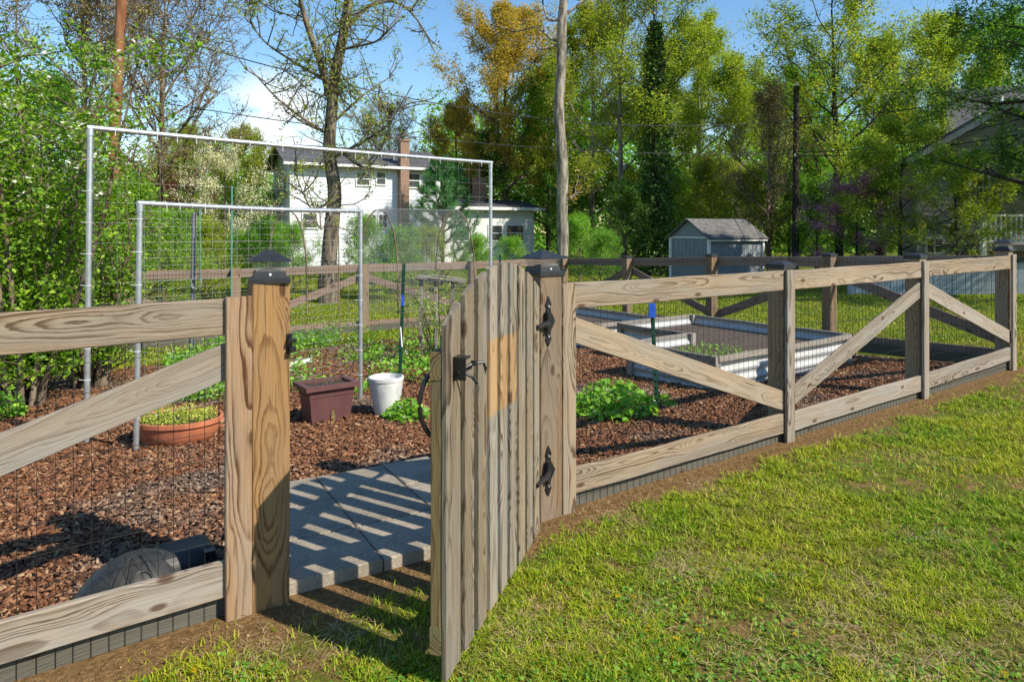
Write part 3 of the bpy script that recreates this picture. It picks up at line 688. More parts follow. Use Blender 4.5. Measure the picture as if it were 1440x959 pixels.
# ------------------------------------------------------------------ trellises
def trellis(label, tl, tr_, r, zbot, net=True, gs=.10, gzz=.055):
    tl, tr_ = Vector(tl), Vector(tr_); gl, gr = G(tl.x, tl.y), G(tr_.x, tr_.y)
    t = thing('pipe_trellis', label, 'trellis', ((tl.x+tr_.x)/2, (tl.y+tr_.y)/2, (gl+gr)/2), 'galvanised pipe trellises')
    for a, g_, lean in ((tl, gl, -.03), (tr_, gr, .0)):
        b = Vector((a.x+lean, a.y, g_-.1)); MB().tube([b, a-Zup*(r*.3)], r, 12).build('pole', GALV, t, True)
        MB().tube([a-Zup*.06, a-Zup*.012], r*1.18, 12).build('fitting', GALV, t, True)
    d = (tr_-tl).normalized()
    mid = [tl+(tr_-tl)*q-Zup*(.012*math.sin(math.pi*q)) for q in np.linspace(0, 1, 9)]
    mid[0] = mid[0]-d*r; mid[-1] = mid[-1]+d*r
    MB().tube(mid, r, 12).build('top_bar', GALV, t, True)
    dh = Vector((d.x, d.y, 0)); L = dh.length*(tr_-tl).length; dh.normalize()
    mesh_panel(t, tl+dh*.02+Vector((dh.y, -dh.x, 0))*r, dh, L-.04, zbot-tl.z, -.01, gs, gzz, .0007 if gs > .12 else .00105, WIRE_GAL, (tr_.z-tl.z)/L, 'wire_netting')
    m = MB()
    for q in np.linspace(.04, .96, 26 if L > 2.6 else 20):
        c = tl+(tr_-tl)*q-Zup*(.012*math.sin(math.pi*q)); e = Vector((dh.y, -dh.x, 0))
        m = MB(); m.tube([c+e*(r+.002)*math.cos(a)+Zup*(r+.002)*math.sin(a) for a in np.linspace(0, 6.0, 9)], .0028, 4)
        if random.random() < .6: m.tube([c+e*(r+.002), c+e*(r+.004)-Zup*random.uniform(.03, .06)], .002, 4)
        m.build('cable_tie', WHITE, t)
    for a, lean, g_ in ((tl, -.03, gl), (tr_, 0, gr)):
        for z in np.arange(.25, a.z-.05-g_, .23):
            c = Vector((a.x+lean*(1-(z)/(a.z-g_)), a.y, g_+z)); rr = r+.002
            m = MB(); m.tube([c+Vector((math.cos(b), math.sin(b), 0))*rr for b in np.linspace(0, 6.0, 9)], .0028, 4); m.tube([c+Vector((-rr, -.01, 0)), c+Vector((-rr-.03, -.012, .004))], .002, 4); m.build('cable_tie', WHITE, t)
    return t
trellis('tall galvanised pipe trellis frame with wire netting, highest in the garden', px(127, 180, 5.0), px(690, 229, 7.75), .020, .6, gs=.15, gzz=.15)
trellis('lower galvanised pipe trellis frame with square wire netting and white ties', px(197, 286, 4.75), px(507, 297, 6.33), .019, .15)

def stake(name, label, x, ytop, ybot_pt, rad, m, cat, lean=0, group=None, tpost=False):
    b = gpx(x, ybot_pt); top = px(x+lean, ytop, b.y); top.y = b.y
    t = thing(name, label, cat, b, group); mm = MB()
    if tpost:
        d = (top-b)
        for c, sz in (((0, 0), (.034, .006)), ((0, .012), (.006, .024))):
            a0 = b+Vector((c[0], c[1], -.15)); a1 = top+Vector((c[0], c[1], 0)); w2, t2 = sz[0]/2, sz[1]/2
            q = [(-w2, -t2), (w2, -t2), (w2, t2), (-w2, t2)]
            mm.add([a0+Vector((i, j, 0)) for i, j in q]+[a1+Vector((i, j, 0)) for i, j in q], [(3,2,1,0), (4,5,6,7)]+[(i, (i+1) % 4, 4+(i+1) % 4, 4+i) for i in range(4)])
        for z in np.arange(.06, d.length-.05, .055): mm.box(b+d*(z/d.length)+Vector((0, -.006, 0)), (.016, .008, .012))
    else: mm.tube([b-Zup*.1, top], rad, 8)
    mm.build('shaft', m, t)
    return t, b, top
t, b, top = stake('steel_post', 'dark green studded steel post with a blue tag, standing behind the white pot', 561, 371, 545, 0, GREENPOST, 'post', 7, 'green steel garden posts', True)
d = top-b; c = b+d*.70+Vector((.004, -.012, 0))
MB().box(c, (.03, .008, .10)).box(c+Vector((.0, -.002, .055)), (.024, .006, .012)).build('tag', BLUE, t)
MB().tube([b+Vector((.035, -.03, .42)), b+Vector((.02, -.03, .62))], .009, 6).build('plant_label', WHITE, t)
t, b, top = stake('steel_post', 'dark green studded steel post with a blue cap, standing before the corrugated beds', 925, 432, 572, 0, GREENPOST, 'post', -8, 'green steel garden posts', True)
MB().box(top-Zup*.03, (.058, .05, .11), taper=.92).box(top+Zup*.027, (.05, .042, .006)).build('cap', BLUE, t)
stake('steel_post', 'dark green steel post showing just above the gate, by the tall trellis leg', 702, 358, 470, 0, GREENPOST, 'post', 1, 'green steel garden posts', True)
stake('garden_stake', 'thin teal plastic stake rising through the lower trellis', 325, 262, 505, .011, TEAL, 'stake', 1)
stake('bamboo_cane', 'straight bamboo cane standing inside the netting near the maroon planter', 478, 330, 498, .008, WOOD_STILE, 'cane', -2)
t, b, top = stake('round_post', 'grey round post with a coil of hose hung on it, behind the lower trellis', 270, 300, 500, .034, GREYPOST, 'post', 3)
hc = thing('hose_coil', 'small loop of grey hose hung on the round post', 'hose', px(276, 405, b.y-.06))
m = MB()
for k in range(3):
    c = px(276, 398, b.y-.05-.012*k); m.tube([c+Vector((.075*math.sin(a), 0, .075*math.cos(a)*1.1)) for a in np.linspace(0, 6.2, 18)], .007, 6)
m.build('loop', HOSE, hc, True)
MB().tube([px(281, 292, b.y-.07), px(281, 395, b.y-.07)], .011, 6).build('hanging_end', TEAL, hc)

# hoop tunnel with bird netting
ht = thing('hoop_tunnel', 'hooped garden tunnel draped with pale bird netting before the back fence', 'netted tunnel', gpx(600, 440))
def hoop(x0, xt, x1, ytop, ybase, Z):
    w = []
    for q in np.linspace(0, math.pi, 15):
        x = (x0+x1)/2-(x1-x0)/2*math.cos(q)*(1.0); y = ybase-(ybase-ytop)*math.sin(q)**.55; w.append(px(x, y, Z))
    return w
A = hoop(376, 0, 432, 296, 440, 9.2); C_ = hoop(505, 0, 560, 295, 440, 9.6); B = hoop(612, 0, 668, 296, 440, 10.0)
for w in (A, C_, B): MB().tube(w, .012, 6).build('hoop', TWIG, ht, True)
HOOPS = (C_, B)

# ------------------------------------------------------------------ pots
wp = thing('flower_pot', 'white glazed round pot standing on the mulch beside the maroon planter', 'pot', gpx(543, 586))
o = Vector(W[wp.name].translation)
MB().lathe([(.088, .0), (.10, .05), (.125, .18), (.138, .27), (.14, .305), (.146, .31), (.146, .335), (.134, .338), (.128, .30)], 32, o).build('pot_body', WHITEPOT, wp, True)
MB().lathe([(.129, .285), (.05, .30)], 24, o).build('soil', SOIL, wp)
mp = thing('planter', 'maroon rectangular plastic planter with dry stubble and a pale worn spot', 'planter', gpx(459, 594))
o = Vector(W[mp.name].translation); ax = (U, -NO, Zup)
def frus(m, z0, z1, a0, b0, a1, b1):
    vv = [o+U*(i*a)-NO*(j*b)+Zup*z for (a, b, z) in ((a0, b0, z0), (a1, b1, z1)) for i, j in ((-1,-1),(1,-1),(1,1),(-1,1))]
    m.add(vv, [(3,2,1,0),(4,5,6,7),(0,1,5,4),(1,2,6,5),(2,3,7,6),(3,0,4,7)]); return m
m = MB(); frus(m, .02, .24, .155, .105, .18, .125); frus(m, .24, .252, .185, .13, .187, .131); frus(m, .252, .30, .181, .127, .19, .132)
for i in (-1, 1):
    for j in (-1, 1): m.box(o+U*(.13*i)-NO*(.085*j)+Zup*.01, (.04, .035, .03), ax)
m.build('planter_body', MAROON, mp)
m = MB()
for i in (-1, 1): m.box(o+U*(.198*i)+Zup*.315, (.045, .326, .034), ax)
for j in (-1, 1): m.box(o-NO*(.14*j)+Zup*.315, (.351, .045, .034), ax)
m.build('rim', MAROON, mp)
m = MB().box(o+Zup*.304, (.352, .236, .006), ax); m.build('soil', SOIL, mp)
m = MB()
for i in range(90):
    q = o+U*random.uniform(-.16, .16)-NO*random.uniform(-.1, .1)+Zup*.305; m.tube([q, q+Vector((random.gauss(0, .012), random.gauss(0, .012), random.uniform(.02, .06)))], .0012, 3, False)
m.build('stubble', TWIG, mp)
m = MB(); cc = o+NO*.1385*0+NO*(.118)+Zup*.10+U*.01
m.prism([(-.018, -.06), (.018, -.06), (.016, 0), (.008, .03), (0, .038), (-.008, .03), (-.016, 0)], o+NO*.1195+Zup*.093+U*.01, U, (Zup+NO*.085).normalized(), NO, .002).build('worn_spot', WOOD_STILE, mp)

def leaves(ctr, size, up=.6, ar=.55, jit=None, tilt=None):
    """diamond leaves folded along the midrib"""
    n = len(ctr); nrm = rng.normal(0, 1, (n, 3)); nrm[:, 2] = np.abs(nrm[:, 2])+up*1.6; nrm /= np.linalg.norm(nrm, axis=1)[:, None]
    a = rng.normal(0, 1, (n, 3)); a -= nrm*(a*nrm).sum(1)[:, None]; a /= np.linalg.norm(a, axis=1)[:, None]; b = np.cross(nrm, a)
    sz = size*rng.uniform(.45, 1.35, n); fold = nrm*(sz*.12)[:, None]
    V = np.stack([ctr-a*(sz*.5)[:, None], ctr+b*(sz*.5*ar)[:, None]+fold, ctr+a*(sz*.5)[:, None], ctr-b*(sz*.5*ar)[:, None]+fold], 1).reshape(-1, 3)
    k = np.arange(n)[:, None]*4
    return V, np.concatenate([k+np.array([[0, 1, 2]]), k+np.array([[0, 2, 3]])])
def leaf_obj(name, ctr, size, m, parent=None, up=.6, ar=.55):
    V, F = leaves(np.asarray(ctr), size, up, ar); return obj(name, fast_mesh(name, V, F), m, parent)

lw = leaf_obj('lawn_weeds', wc_, .017, WEEDL, None, 1.0, .85); tag(lw, 'low clover and broadleaf weeds growing in the lawn', kind='stuff')
df = wc_[rng.integers(0, len(wc_), 26)]; df = np.repeat(df, 7, 0)+rng.normal(0, .004, (182, 3))+np.array([0, 0, .018])
tag(leaf_obj('dandelions', df, .014, leaf('dandelion_yellow', [(0, (.42, .30, .01)), (1, (.6, .45, .02))]), None, 2, .9), 'few tiny yellow flowers dotted in the lawn', kind='stuff')
tb = thing('bowl_planter', 'wide terracotta bowl planted with yellow-green seedlings behind the fence wire', 'planter', gpx(250, 622))
o = Vector(W[tb.name].translation); 
MB().lathe([(.20, 0), (.25, .03), (.285, .09), (.30, .15), (.302, .158), (.318, .16), (.32, .19), (.30, .193), (.288, .165)], 40, o, 1, .8).build('bowl', TERRA, tb, True)
MB().lathe([(.288, .165), (.1, .178)], 32, o, 1, .8).build('soil', SOIL, tb)
q = rng.normal(0, 1, (2600, 3)); rr = np.sqrt(rng.random(2600))*.275; th = rng.uniform(0, 6.283, 2600)
ct = np.stack([o.x+rr*np.cos(th), o.y+rr*np.sin(th)*.8, o.z+.17+.07*rng.random(2600)*(.4+vnoise(rr*np.cos(th), rr*np.sin(th), 14))], 1)
leaf_obj('seedlings', ct, .017, L_GRASS, tb, .3)
tag(leaf_obj('flowers', ct[:14]+np.array([0, 0, .05]), .02, L_CREAM, tb, 1, .9), kind='stuff')
tb2 = thing('saucer', 'small terracotta saucer half hidden behind the honey-coloured post', 'saucer', gpx(322, 600))
MB().lathe([(.10, 0), (.13, .035), (.138, .037), (.138, .05), (.12, .05), (.09, .02)], 28, W[tb2.name].translation).build('dish', TERRA, tb2, True)

# black moulded plastic bin lid lying behind the bottom rail
bl = thing('composter_lid', 'black domed plastic lid with raised ribs lying on the mulch behind the bottom rail', 'plastic lid', front(-.3, -.3, 0))
PLAST = simple('scuffed_black_plastic', (.028, .028, .027), .5, 0, .4, 14, .12)
LC = front(-.35, -.34, -.01)
def ldome(q, ang): return LC+U*(.25*q*math.cos(ang))-NO*(.20*q*math.sin(ang))+Zup*(.205*max(0, 1-q**2.2)**.8)
m = MB(); vv = [ldome(0, 0)]; nr_, na = 9, 28
for i in range(1, nr_+1):
    for k in range(na): vv.append(ldome(i/nr_, 2*math.pi*k/na))
m.add(vv, [(0, 1+k, 1+(k+1) % na) for k in range(na)]+[(1+i*na+k, 1+(i+1)*na+k, 1+(i+1)*na+(k+1) % na, 1+i*na+(k+1) % na) for i in range(nr_-1) for k in range(na)])
m.build('lid_shell', PLAST, bl, True)
m = MB(); oo = front(-.165, -.36, -.01); axl = (U, -NO, Zup); vq = []
for z_, hx0, hx1, hy in ((-.02, -.16, .12, .13), (.15, -.13, .10, .10), (.185, -.10, .07, .07)):
    for i, j in ((hx0, -hy), (hx1, -hy), (hx1, hy), (hx0, hy)): vq.append(oo+U*i-NO*j+Zup*z_)
m.add(vq, [(3,2,1,0), (8,9,10,11)]+[(r_*4+k, r_*4+(k+1) % 4, r_*4+4+(k+1) % 4, r_*4+4+k) for r_ in (0, 1) for k in range(4)])
ls_ = m.build('handle_housing', PLAST, bl); bv = ls_.modifiers.new('b', 'BEVEL'); bv.width = .014; bv.segments = 3
for a_ in (-2.15, -1.85, -1.3):
    MB().tube([ldome(q, a_)+Zup*.003 for q in np.linspace(.12, .95, 9)], .007, 6).build('raised_rib', PLAST, bl, True)
MB().tube([ldome(.62+.13*math.cos(t_), -1.55+.22*math.sin(t_))+Zup*.003 for t_ in np.linspace(0, 6.283, 17)], .005, 6).build('raised_ring', PLAST, bl, True)
MB().box(oo+U*.06-NO*-.10+Zup*.165, (.04, .035, .03), axl).build('lug', BLACK, bl)

# ------------------------------------------------------------------ raised beds
def corr_wall(m, a, b, z0, z1, nrm, waves=4.5):
    a, b = Vector(a), Vector(b); n = 44; vv = []
    for i in range(n+1):
        q = i/n; off = .013*math.sin(q*waves*2*math.pi)
        for p in (a, b): vv.append(p+nrm*off+Zup*(z0+(z1-z0)*q))
        for p in (a, b): vv.append(p+nrm*(off-.003)+Zup*(z0+(z1-z0)*q))
    fs = []
    for i in range(n):
        k = i*4; fs += [(k, k+1, k+5, k+4), (k+3, k+2, k+6, k+7)]
    m.add(vv, fs); return m
def raised_bed(label, pts, h, o, soil_drop=.13):
    """pts: outline in (along fence, inwards) metres from o, counter-clockwise seen from above"""
    o = Vector(o); V_ = -NO
    Pt = [o+U*a+V_*b for a, b in pts]; zs = [G(p.x, p.y) for p in Pt]; z0 = min(zs); ztop = sum(zs)/len(zs)+h
    t = thing('raised_bed', label, 'raised bed', (Pt[0].x, Pt[0].y, z0), 'corrugated metal raised beds'); n = len(Pt)
    for i in range(n):
        a, b = Pt[i], Pt[(i+1) % n]; d = (b-a).normalized(); nr = Vector((d.y, -d.x, 0)); L = (b-a).length
        corr_wall(MB(), a, b, z0-.05-o.z, ztop-.03, nr).build('metal_wall', CORR, t)
        board('cap_timber', a-d*.02*0+nr*.03+Zup*(ztop-.025), b+nr*.03+Zup*(ztop-.025), Zup, .055, .036, WOOD_BED, t, .004, n=16)
        board('base_timber', a+nr*.03+Zup*(z0+.03), b+nr*.03+Zup*(z0+.03), Zup, .075, .03, WOOD_BED, t, .003)
    for p in Pt:
        board('corner_post', p+Zup*(z0-.05), p+Zup*(ztop+.004), U, .075, .075, WOOD_BED, t, .002)
    me = bpy.data.meshes.new('soil'); me.from_pydata([tuple(p+Zup*(ztop-soil_drop)) for p in Pt], [], [tuple(range(n))]); me.update()
    obj('soil', me, SOILB, t)
    return t, ztop, Pt
A_ = Vector((1.86, 6.25, 0))
t, zt_, PA = raised_bed('L-shaped corrugated metal bed with weathered timber capping nearest the front fence', [(0, 0), (2.32, 0), (2.32, 2.15), (.95, 2.15), (.95, 1.05), (0, 1.05)], .385, A_)
w = rng.random((500, 2)); ct = np.stack([A_.x+U.x*(.15+.9*w[:, 0])-NO.x*(.2+.7*w[:, 1]), A_.y+U.y*(.15+.9*w[:, 0])-NO.y*(.2+.7*w[:, 1]), zt_-.12+.05*rng.random(500)], 1)
tag(leaf_obj('weeds', ct, .03, L_SHRUB, t, .3), kind='stuff')
J = Vector((1.17, 9.15, 0))
raised_bed('oblong corrugated metal bed behind the L-shaped bed', [(0, 0), (1.15, 0), (1.15, 1.9), (0, 1.9)], .40, J)
raised_bed('low corrugated metal bed nearest the gate post, half hidden by the fence', [(0, 0), (.7, 0), (.7, .7), (0, .7)], .2, gpx(818, 500))

# timber edging and rack in the garden
e0 = gpx(402, 520); e1 = gpx(437, 512)
te = thing('timber_edging', 'short white-painted edging board lying beyond the maroon planter', 'edging board', e0)
board('edging_board', e0+Zup*.03, e1+Zup*.03, Zup, .09, .04, WHITE, te)
rk = thing('wooden_rack', 'old grey wooden rack of uprights with a cord across it, beside the blossoming bush', 'rack', gpx(620, 470))
for x in (592, 613, 637):
    a = px(x, 390, 9.0); board('upright', Vector((a.x, a.y, G(a.x, a.y)-.05)), a, Vector((1, 0, 0)), .05, .05, WOOD_BED, rk)
board('crossbar', px(585, 391, 8.95), px(655, 397, 8.95), Zup, .05, .03, WOOD_BED, rk)
board('crossbar', px(585, 391, 9.3), px(655, 396, 9.3), Zup, .05, .03, WOOD_BED, rk)
MB().tube([px(588, 387, 8.9), px(606, 389, 8.9), px(607, 387, 8.9), px(650, 392, 8.9)], .007, 5).build('cord', HOSE, rk)

# ------------------------------------------------------------------ vegetation generators
def tube_lists(lists, n):
    V = []; F = []; base = 0
    ang = np.arange(n)*2*math.pi/n; ca, sa = np.cos(ang), np.sin(ang)
    for pts, rad in lists:
        m = len(pts); t = np.gradient(pts, axis=0); t /= np.linalg.norm(t, axis=1)[:, None]+1e-9
        ref = np.array([0, 0, 1.]) if abs(t[0, 2]) < .9 else np.array([1., 0, 0])
        a = np.cross(t, ref); a /= np.linalg.norm(a, axis=1)[:, None]+1e-9; b = np.cross(t, a)
        V.append((pts[:, None]+(a[:, None]*ca[None, :, None]+b[:, None]*sa[None, :, None])*rad[:, None, None]).reshape(-1, 3))
        i, k = np.meshgrid(np.arange(m-1), np.arange(n), indexing='ij'); k2 = (k+1) % n
        F.append((np.stack([i*n+k, i*n+k2, (i+1)*n+k2, (i+1)*n+k], -1)).reshape(-1, 4)+base); base += m*n
    return np.concatenate(V), np.concatenate(F)
def tube_mesh(name, groups):
    V = []; F = []; b = 0
    for lists, n in groups:
        if not lists: continue
        v, f = tube_lists(lists, n); V.append(v); F.append(f+b); b += len(v)
    return fast_mesh(name, np.concatenate(V), np.concatenate(F))
def grow(r, start, d, L, n, curve_up, wob):
    pts = [np.array(start, float)]; d = np.array(d, float)
    for i in range(n-1):
        d = d+np.array([0, 0, curve_up])+r.normal(0, wob, 3); d /= np.linalg.norm(d); pts.append(pts[-1]+d*L/(n-1))
    return np.array(pts)
def make_tree(seed, h, r0, cb, spread, nprim, nleaf, lsize, ang=.75, up=.08, shape='oval', fork=None, jit=.22, sec=6, ter=4, lean=0, twr=1.0, clump=.0):
    jit *= .72
    r = np.random.default_rng(seed)
    n = 12; z = np.linspace(0, h*.95, n)
    tp = np.stack([np.cumsum(r.normal(0, .012*h/n*3, n))+lean*z, np.cumsum(r.normal(0, .012*h/n*3, n)), z], 1); tp[:2, :2] *= .2
    tr = r0*(1-.93*(z/h)**.85); tr[0] *= 1.35
    T1 = [(tp, tr)]; T2 = []; T3 = []; pts = []
    for i in range(nprim):
        t = cb+(1-cb)*((i+r.random())/nprim)**.9; t = min(t, .97); q = (t-cb)/(1-cb)
        prof = {'oval': math.sin(math.pi*(.18+.76*q))**.8, 'dome': math.sqrt(max(.05, 1-q*q*.92)), 'column': .65+.35*math.sin(math.pi*q), 'vase': .35+.75*q if q < .8 else .8, 'cone': 1.05-q}[shape]
        s = np.array([np.interp(t*h*.95, z, tp[:, k]) for k in range(3)]); az = i*2.4+r.normal(0, .4)
        el = ang*(.55+.75*q)+r.normal(0, .12); L = spread*prof*r.uniform(.75, 1.2)
        d = (math.cos(az)*math.cos(el), math.sin(az)*math.cos(el), math.sin(el))
        P = grow(r, s, d, L, 7, up, .13); rb = np.interp(t*h*.95, z, tr)*.55*np.linspace(1, .16, 7); T1.append((P, np.maximum(rb, .006)))
        for j in range(sec):
            u = .22+.78*(j+r.random())/sec; k = u*6; p = P[int(k)]*(1-k % 1)+P[min(6, int(k)+1)]*(k % 1)
            dd = (P[min(6, int(k)+1)]-P[int(k)]); dd = dd/(np.linalg.norm(dd)+1e-9)+r.normal(0, .62, 3); dd[2] += .12; dd /= np.linalg.norm(dd)
            S = grow(r, p, dd, L*r.uniform(.3, .55)*(1.15-.5*u), 5, up*.9, .2); T2.append((S, np.maximum(np.interp(u, [0, 1], [rb[0], rb[-1]])*.5*np.linspace(1, .3, 5), .005*twr)))
            for l in range(ter):
                w = .25+.75*r.random(); kk = w*4; p3 = S[int(min(kk, 3))]*(1-kk % 1)+S[min(4, int(kk)+1)]*(kk % 1)
                d3 = r.normal(0, 1, 3); d3[2] += .45; d3 /= np.linalg.norm(d3)
                Q = grow(r, p3, d3, L*r.uniform(.14, .28), 4, up, .25); T3.append((Q, np.linspace(.0065, .003, 4)*twr*max(1, h/9))); pts.append(Q)
            pts.append(S[2:])
    me_t = tube_mesh('trunk', [(T1, 8), (T2, 4), (T3, 3)])
    pts = np.concatenate(pts)
    # clumpy: weight twig points
    wts = r.random(len(pts))**4+.02; wts /= wts.sum()
    c = pts[r.choice(len(pts), nleaf, p=wts)]+r.normal(0, jit, (nleaf, 3))
    global rng; keep = rng; rng = r; V, F = leaves(c, lsize, .5, .6); rng = keep
    return me_t, fast_mesh('crown', V, F)
def put_tree(data, bk, lf, name, label, x, Z, rz=0, scale=1., cat='tree', group=None, y=None, sz=None, clabel=None):
    X = (x-720)/960*Z; o = thing(name, label, cat, (X, Z, G(X, Z)-.05), group)
    for nm, me, m in (('trunk', data[0], bk), ('crown', data[1], lf)):
        q = bpy.data.objects.new(nm, me); col.objects.link(q)
        if not me.materials: me.materials.append(m)
        q.material_slots[0].link = 'OBJECT'; q.material_slots[0].material = m
        q.parent = o; s_ = (scale, scale, sz or scale)
        q.matrix_basis = Matrix.Rotation(rz, 4, 'Z') @ Matrix.Diagonal((*s_, 1)); W[q.name] = W[o.name] @ q.matrix_basis
    return o
P_ = np.array([[tuple(p) for p in w] for w in HOOPS]); tt = np.linspace(0, 14, 40)
P_ = np.stack([np.stack([np.interp(tt, np.arange(15), P_[h][:, k]) for k in range(3)], 1) for h in (0, 1)])+np.array([0, 0, .013]); lines = []
for q in np.linspace(0, 1, 34): lines.append((P_[0]*(1-q)+P_[1]*q, np.full(40, .0021)))
ar_ = np.concatenate([[0], np.cumsum(np.linalg.norm(np.diff(P_[0], axis=0), axis=1))])
for t_ in np.interp(np.linspace(0, ar_[-1], 105), ar_, tt):
    e = np.stack([np.interp(t_, np.linspace(0, 14, 40), P_[h][:, k]) for h in (0, 1) for k in range(3)]).reshape(2, 3); lines.append((np.stack([e[0]*(1-q)+e[1]*q for q in (0, .5, 1)]), np.full(3, .0018)))
obj('netting', tube_mesh('netting', [(lines, 3)]), simple('grey_bird_net', (.20, .21, .215), .7), ht)
D_TALL = make_tree(11, 13, .24, .22, 4.0, 26, 60000, .118, .7, .10, 'oval', sec=7, ter=5)
D_TALL2 = make_tree(12, 13, .22, .12, 3.8, 26, 64000, .115, .6, .10, 'oval', sec=7, ter=5)
D_MID = make_tree(13, 9, .15, .10, 3.0, 24, 48000, .10, .6, .1, 'dome', sec=6, ter=5)
D_SPARSE = make_tree(14, 12, .2, .16, 4.4, 28, 16000, .095, .85, .12, 'oval', sec=9, ter=9, jit=.12, twr=1.6)
D_THIN = make_tree(15, 12, .17, .35, 2.8, 18, 17000, .10, .9, .1, 'column', sec=6, ter=5)
D_SHRUB = make_tree(16, 2.6, .05, .04, 1.5, 22, 19000, .056, .8, .1, 'dome', sec=5, ter=4, jit=.12)
D_MAPLE = make_tree(17, 10.5, .15, .2, 3.6, 24, 30000, .095, .75, .06, 'oval', sec=7, ter=6, jit=.16)
D_SKIRT = make_tree(18, 6.3, .10, .2, 3.0, 20, 30000, .085, .3, .03, 'dome', sec=7, ter=5, jit=.14)
D_FLAT = make_tree(19, 4.6, .09, .2, 2.5, 18, 15000, .07, .35, .02, 'dome', sec=6, ter=5, jit=.12)
GF_ = 'broadleaf trees of the wood behind the gardens'
F = [
 (D_TALL, L_ORANGE, BARK, 640, 47, .3, .80, 'oak with rusty orange young leaves rising behind the low wing of the white house'),
 (D_TALL, L_ORANGE, BARK, 712, 43, 1.9, 1.2, 'tall bronze-leaved oak just beside the bare straight trunk, standing against blue sky'),
 (D_MID, L_GREEN, BARK, 772, 44, .8, 1.4, 'mid-sized fresh green tree beside the bare straight trunk, under taller bronze oaks'),
 (D_TALL2, L_OLIVE, BARKP, 835, 39, 3.1, 1.12, 'broad bronze-green tree filling the gap between bare trunk and ivy tree'),
 (D_THIN, L_OLIVE, BARKP, 877, 30, .5, 1.08, 'slim pale-trunked tree standing next to the ivy-wrapped tree'),
 (D_TALL2, L_YGREEN, BARKP, 985, 37, 2.2, 1.02, 'bright lime-green full tree right beyond the ivy-wrapped tree'),
 (D_MID, L_YGREEN, BARKP, 1035, 33, 4.1, 1.12, 'rounded lime-green tree rising straight above the shed roof'),
 (D_SPARSE, L_BROWN, TWIG, 1083, 27, 1.1, .60, 'small twiggy brown tree between the shed and the dark utility pole'),
 (D_MAPLE, L_YGREEN, BARKD, 1180, 26.5, .2, 1.16, 'airy maple with dark forked trunk and yellow-green leaves beside the utility pole'),
 (D_TALL2, L_YGREEN, BARK, 1322, 36, 5.0, 1.0, 'lime-green tree standing tall behind the roof of the grey house'),
 (D_TALL, L_GREEN, BARKD, 1120, 42, .9, .9, 'green tree directly behind the top of the dark utility pole'),
 (D_TALL, L_YGREEN, BARKD, 1240, 41, 2.7, 1.0, 'yellow-green tree deep behind the airy maple'),
 (D_TALL2, L_OLIVE, BARKD, 930, 46, 5.9, 1.1, 'bronze tree deep in the wood behind the ivy-wrapped tree'),
 (D_TALL2, L_GREEN, BARKD, 775, 48, .1, .95, 'dim green tree deep in the wood behind the bare straight trunk'),
 (D_TALL2, L_GREEN, BARKD, 1420, 40, .7, 1.1, 'full green tree rising over the highest ridge of the grey house'),
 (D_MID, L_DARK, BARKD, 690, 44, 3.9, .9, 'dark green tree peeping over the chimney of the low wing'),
 (D_SPARSE, L_BROWN, TWIG, 232, 26, .0, 1.0, 'tall bare-branched tree with brown buds behind the red-brown pole'),
 (D_SPARSE, L_BROWN, TWIG, 120, 22, 2.1, .92, 'bare-branched tree with few leaves rising above the white-blossomed pear'),
 (D_MID, L_OLIVE, BARK, 345, 36, 2.9, .80, 'rounded olive tree beside the gable of the white house'),
 (D_MID, L_YGREEN, BARK, 262, 38, 1.5, .85, 'yellow-green tree behind the bare-branched tree and white dogwood'),
 (D_MID, L_GREEN, BARKD, 70, 30, .5, .95, 'leafy green tree glimpsed through the white-blossomed pear'),
 (D_SPARSE, L_BROWN, TWIG, 545, 46, 3.3, .85, 'bare twiggy tree rising behind the ridge of the white house'),
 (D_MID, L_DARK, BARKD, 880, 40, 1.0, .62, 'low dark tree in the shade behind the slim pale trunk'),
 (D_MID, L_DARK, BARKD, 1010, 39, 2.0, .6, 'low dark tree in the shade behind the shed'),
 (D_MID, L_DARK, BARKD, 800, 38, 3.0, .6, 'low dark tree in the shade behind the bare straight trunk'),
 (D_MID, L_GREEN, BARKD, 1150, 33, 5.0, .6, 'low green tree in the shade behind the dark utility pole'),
]
for data, lf, bk, x, Z, rz, s_, lab in F: put_tree(data, bk, lf, 'broadleaf_tree', lab, x, Z, rz, s_, group=GF_)
put_tree(D_SKIRT, BARKD, L_YGREEN, 'broadleaf_tree', 'low spreading lime-leaved maple half covering the wall of the grey house', 1268, 21.0, .4, .80, group=GF_)
put_tree(D_SKIRT, BARKD, L_YGREEN, 'broadleaf_tree', 'lime-leaved young maple close to the windows of the grey house', 1345, 18.0, 2.6, .58, group=GF_)
put_tree(D_FLAT, BARKD, L_PURPLE, 'redbud_tree', 'purple-pink flowering redbud beyond the braced fence panels', 1205, 21, .2, .72, sz=.68)
put_tree(D_FLAT, BARKD, L_CREAM, 'dogwood_tree', 'cream-white flowering dogwood beside the gable of the white house', 316, 25, 1.2, .70, sz=.98)
put_tree(D_FLAT, BARKD, L_RED, 'maple_tree', 'dark red-leaved ornamental maple beside the white dogwood', 248, 29, 2.2, .8, sz=.85)
# big overhanging tree at the edge: trunk outside the frame
D_OVER = make_tree(23, 9.5, .2, .18, 3.3, 26, 46000, .08, .3, -.01, 'dome', sec=7, ter=6, jit=.16)
put_tree(D_OVER, BARKD, L_DARK, 'broadleaf_tree', 'deep green tree with drooping boughs overhanging the white deck railing', 1508, 15.5, .3, .98, group=GF_)
# shade tree further along, out of frame, its crown shades the lawn by the grey house
put_tree(D_TALL2, BARKD, L_DARK, 'broadleaf_tree', 'dark full-crowned tree near the grey house shading its lawn', 1580, 17.5, 1.3, .8, group=GF_)

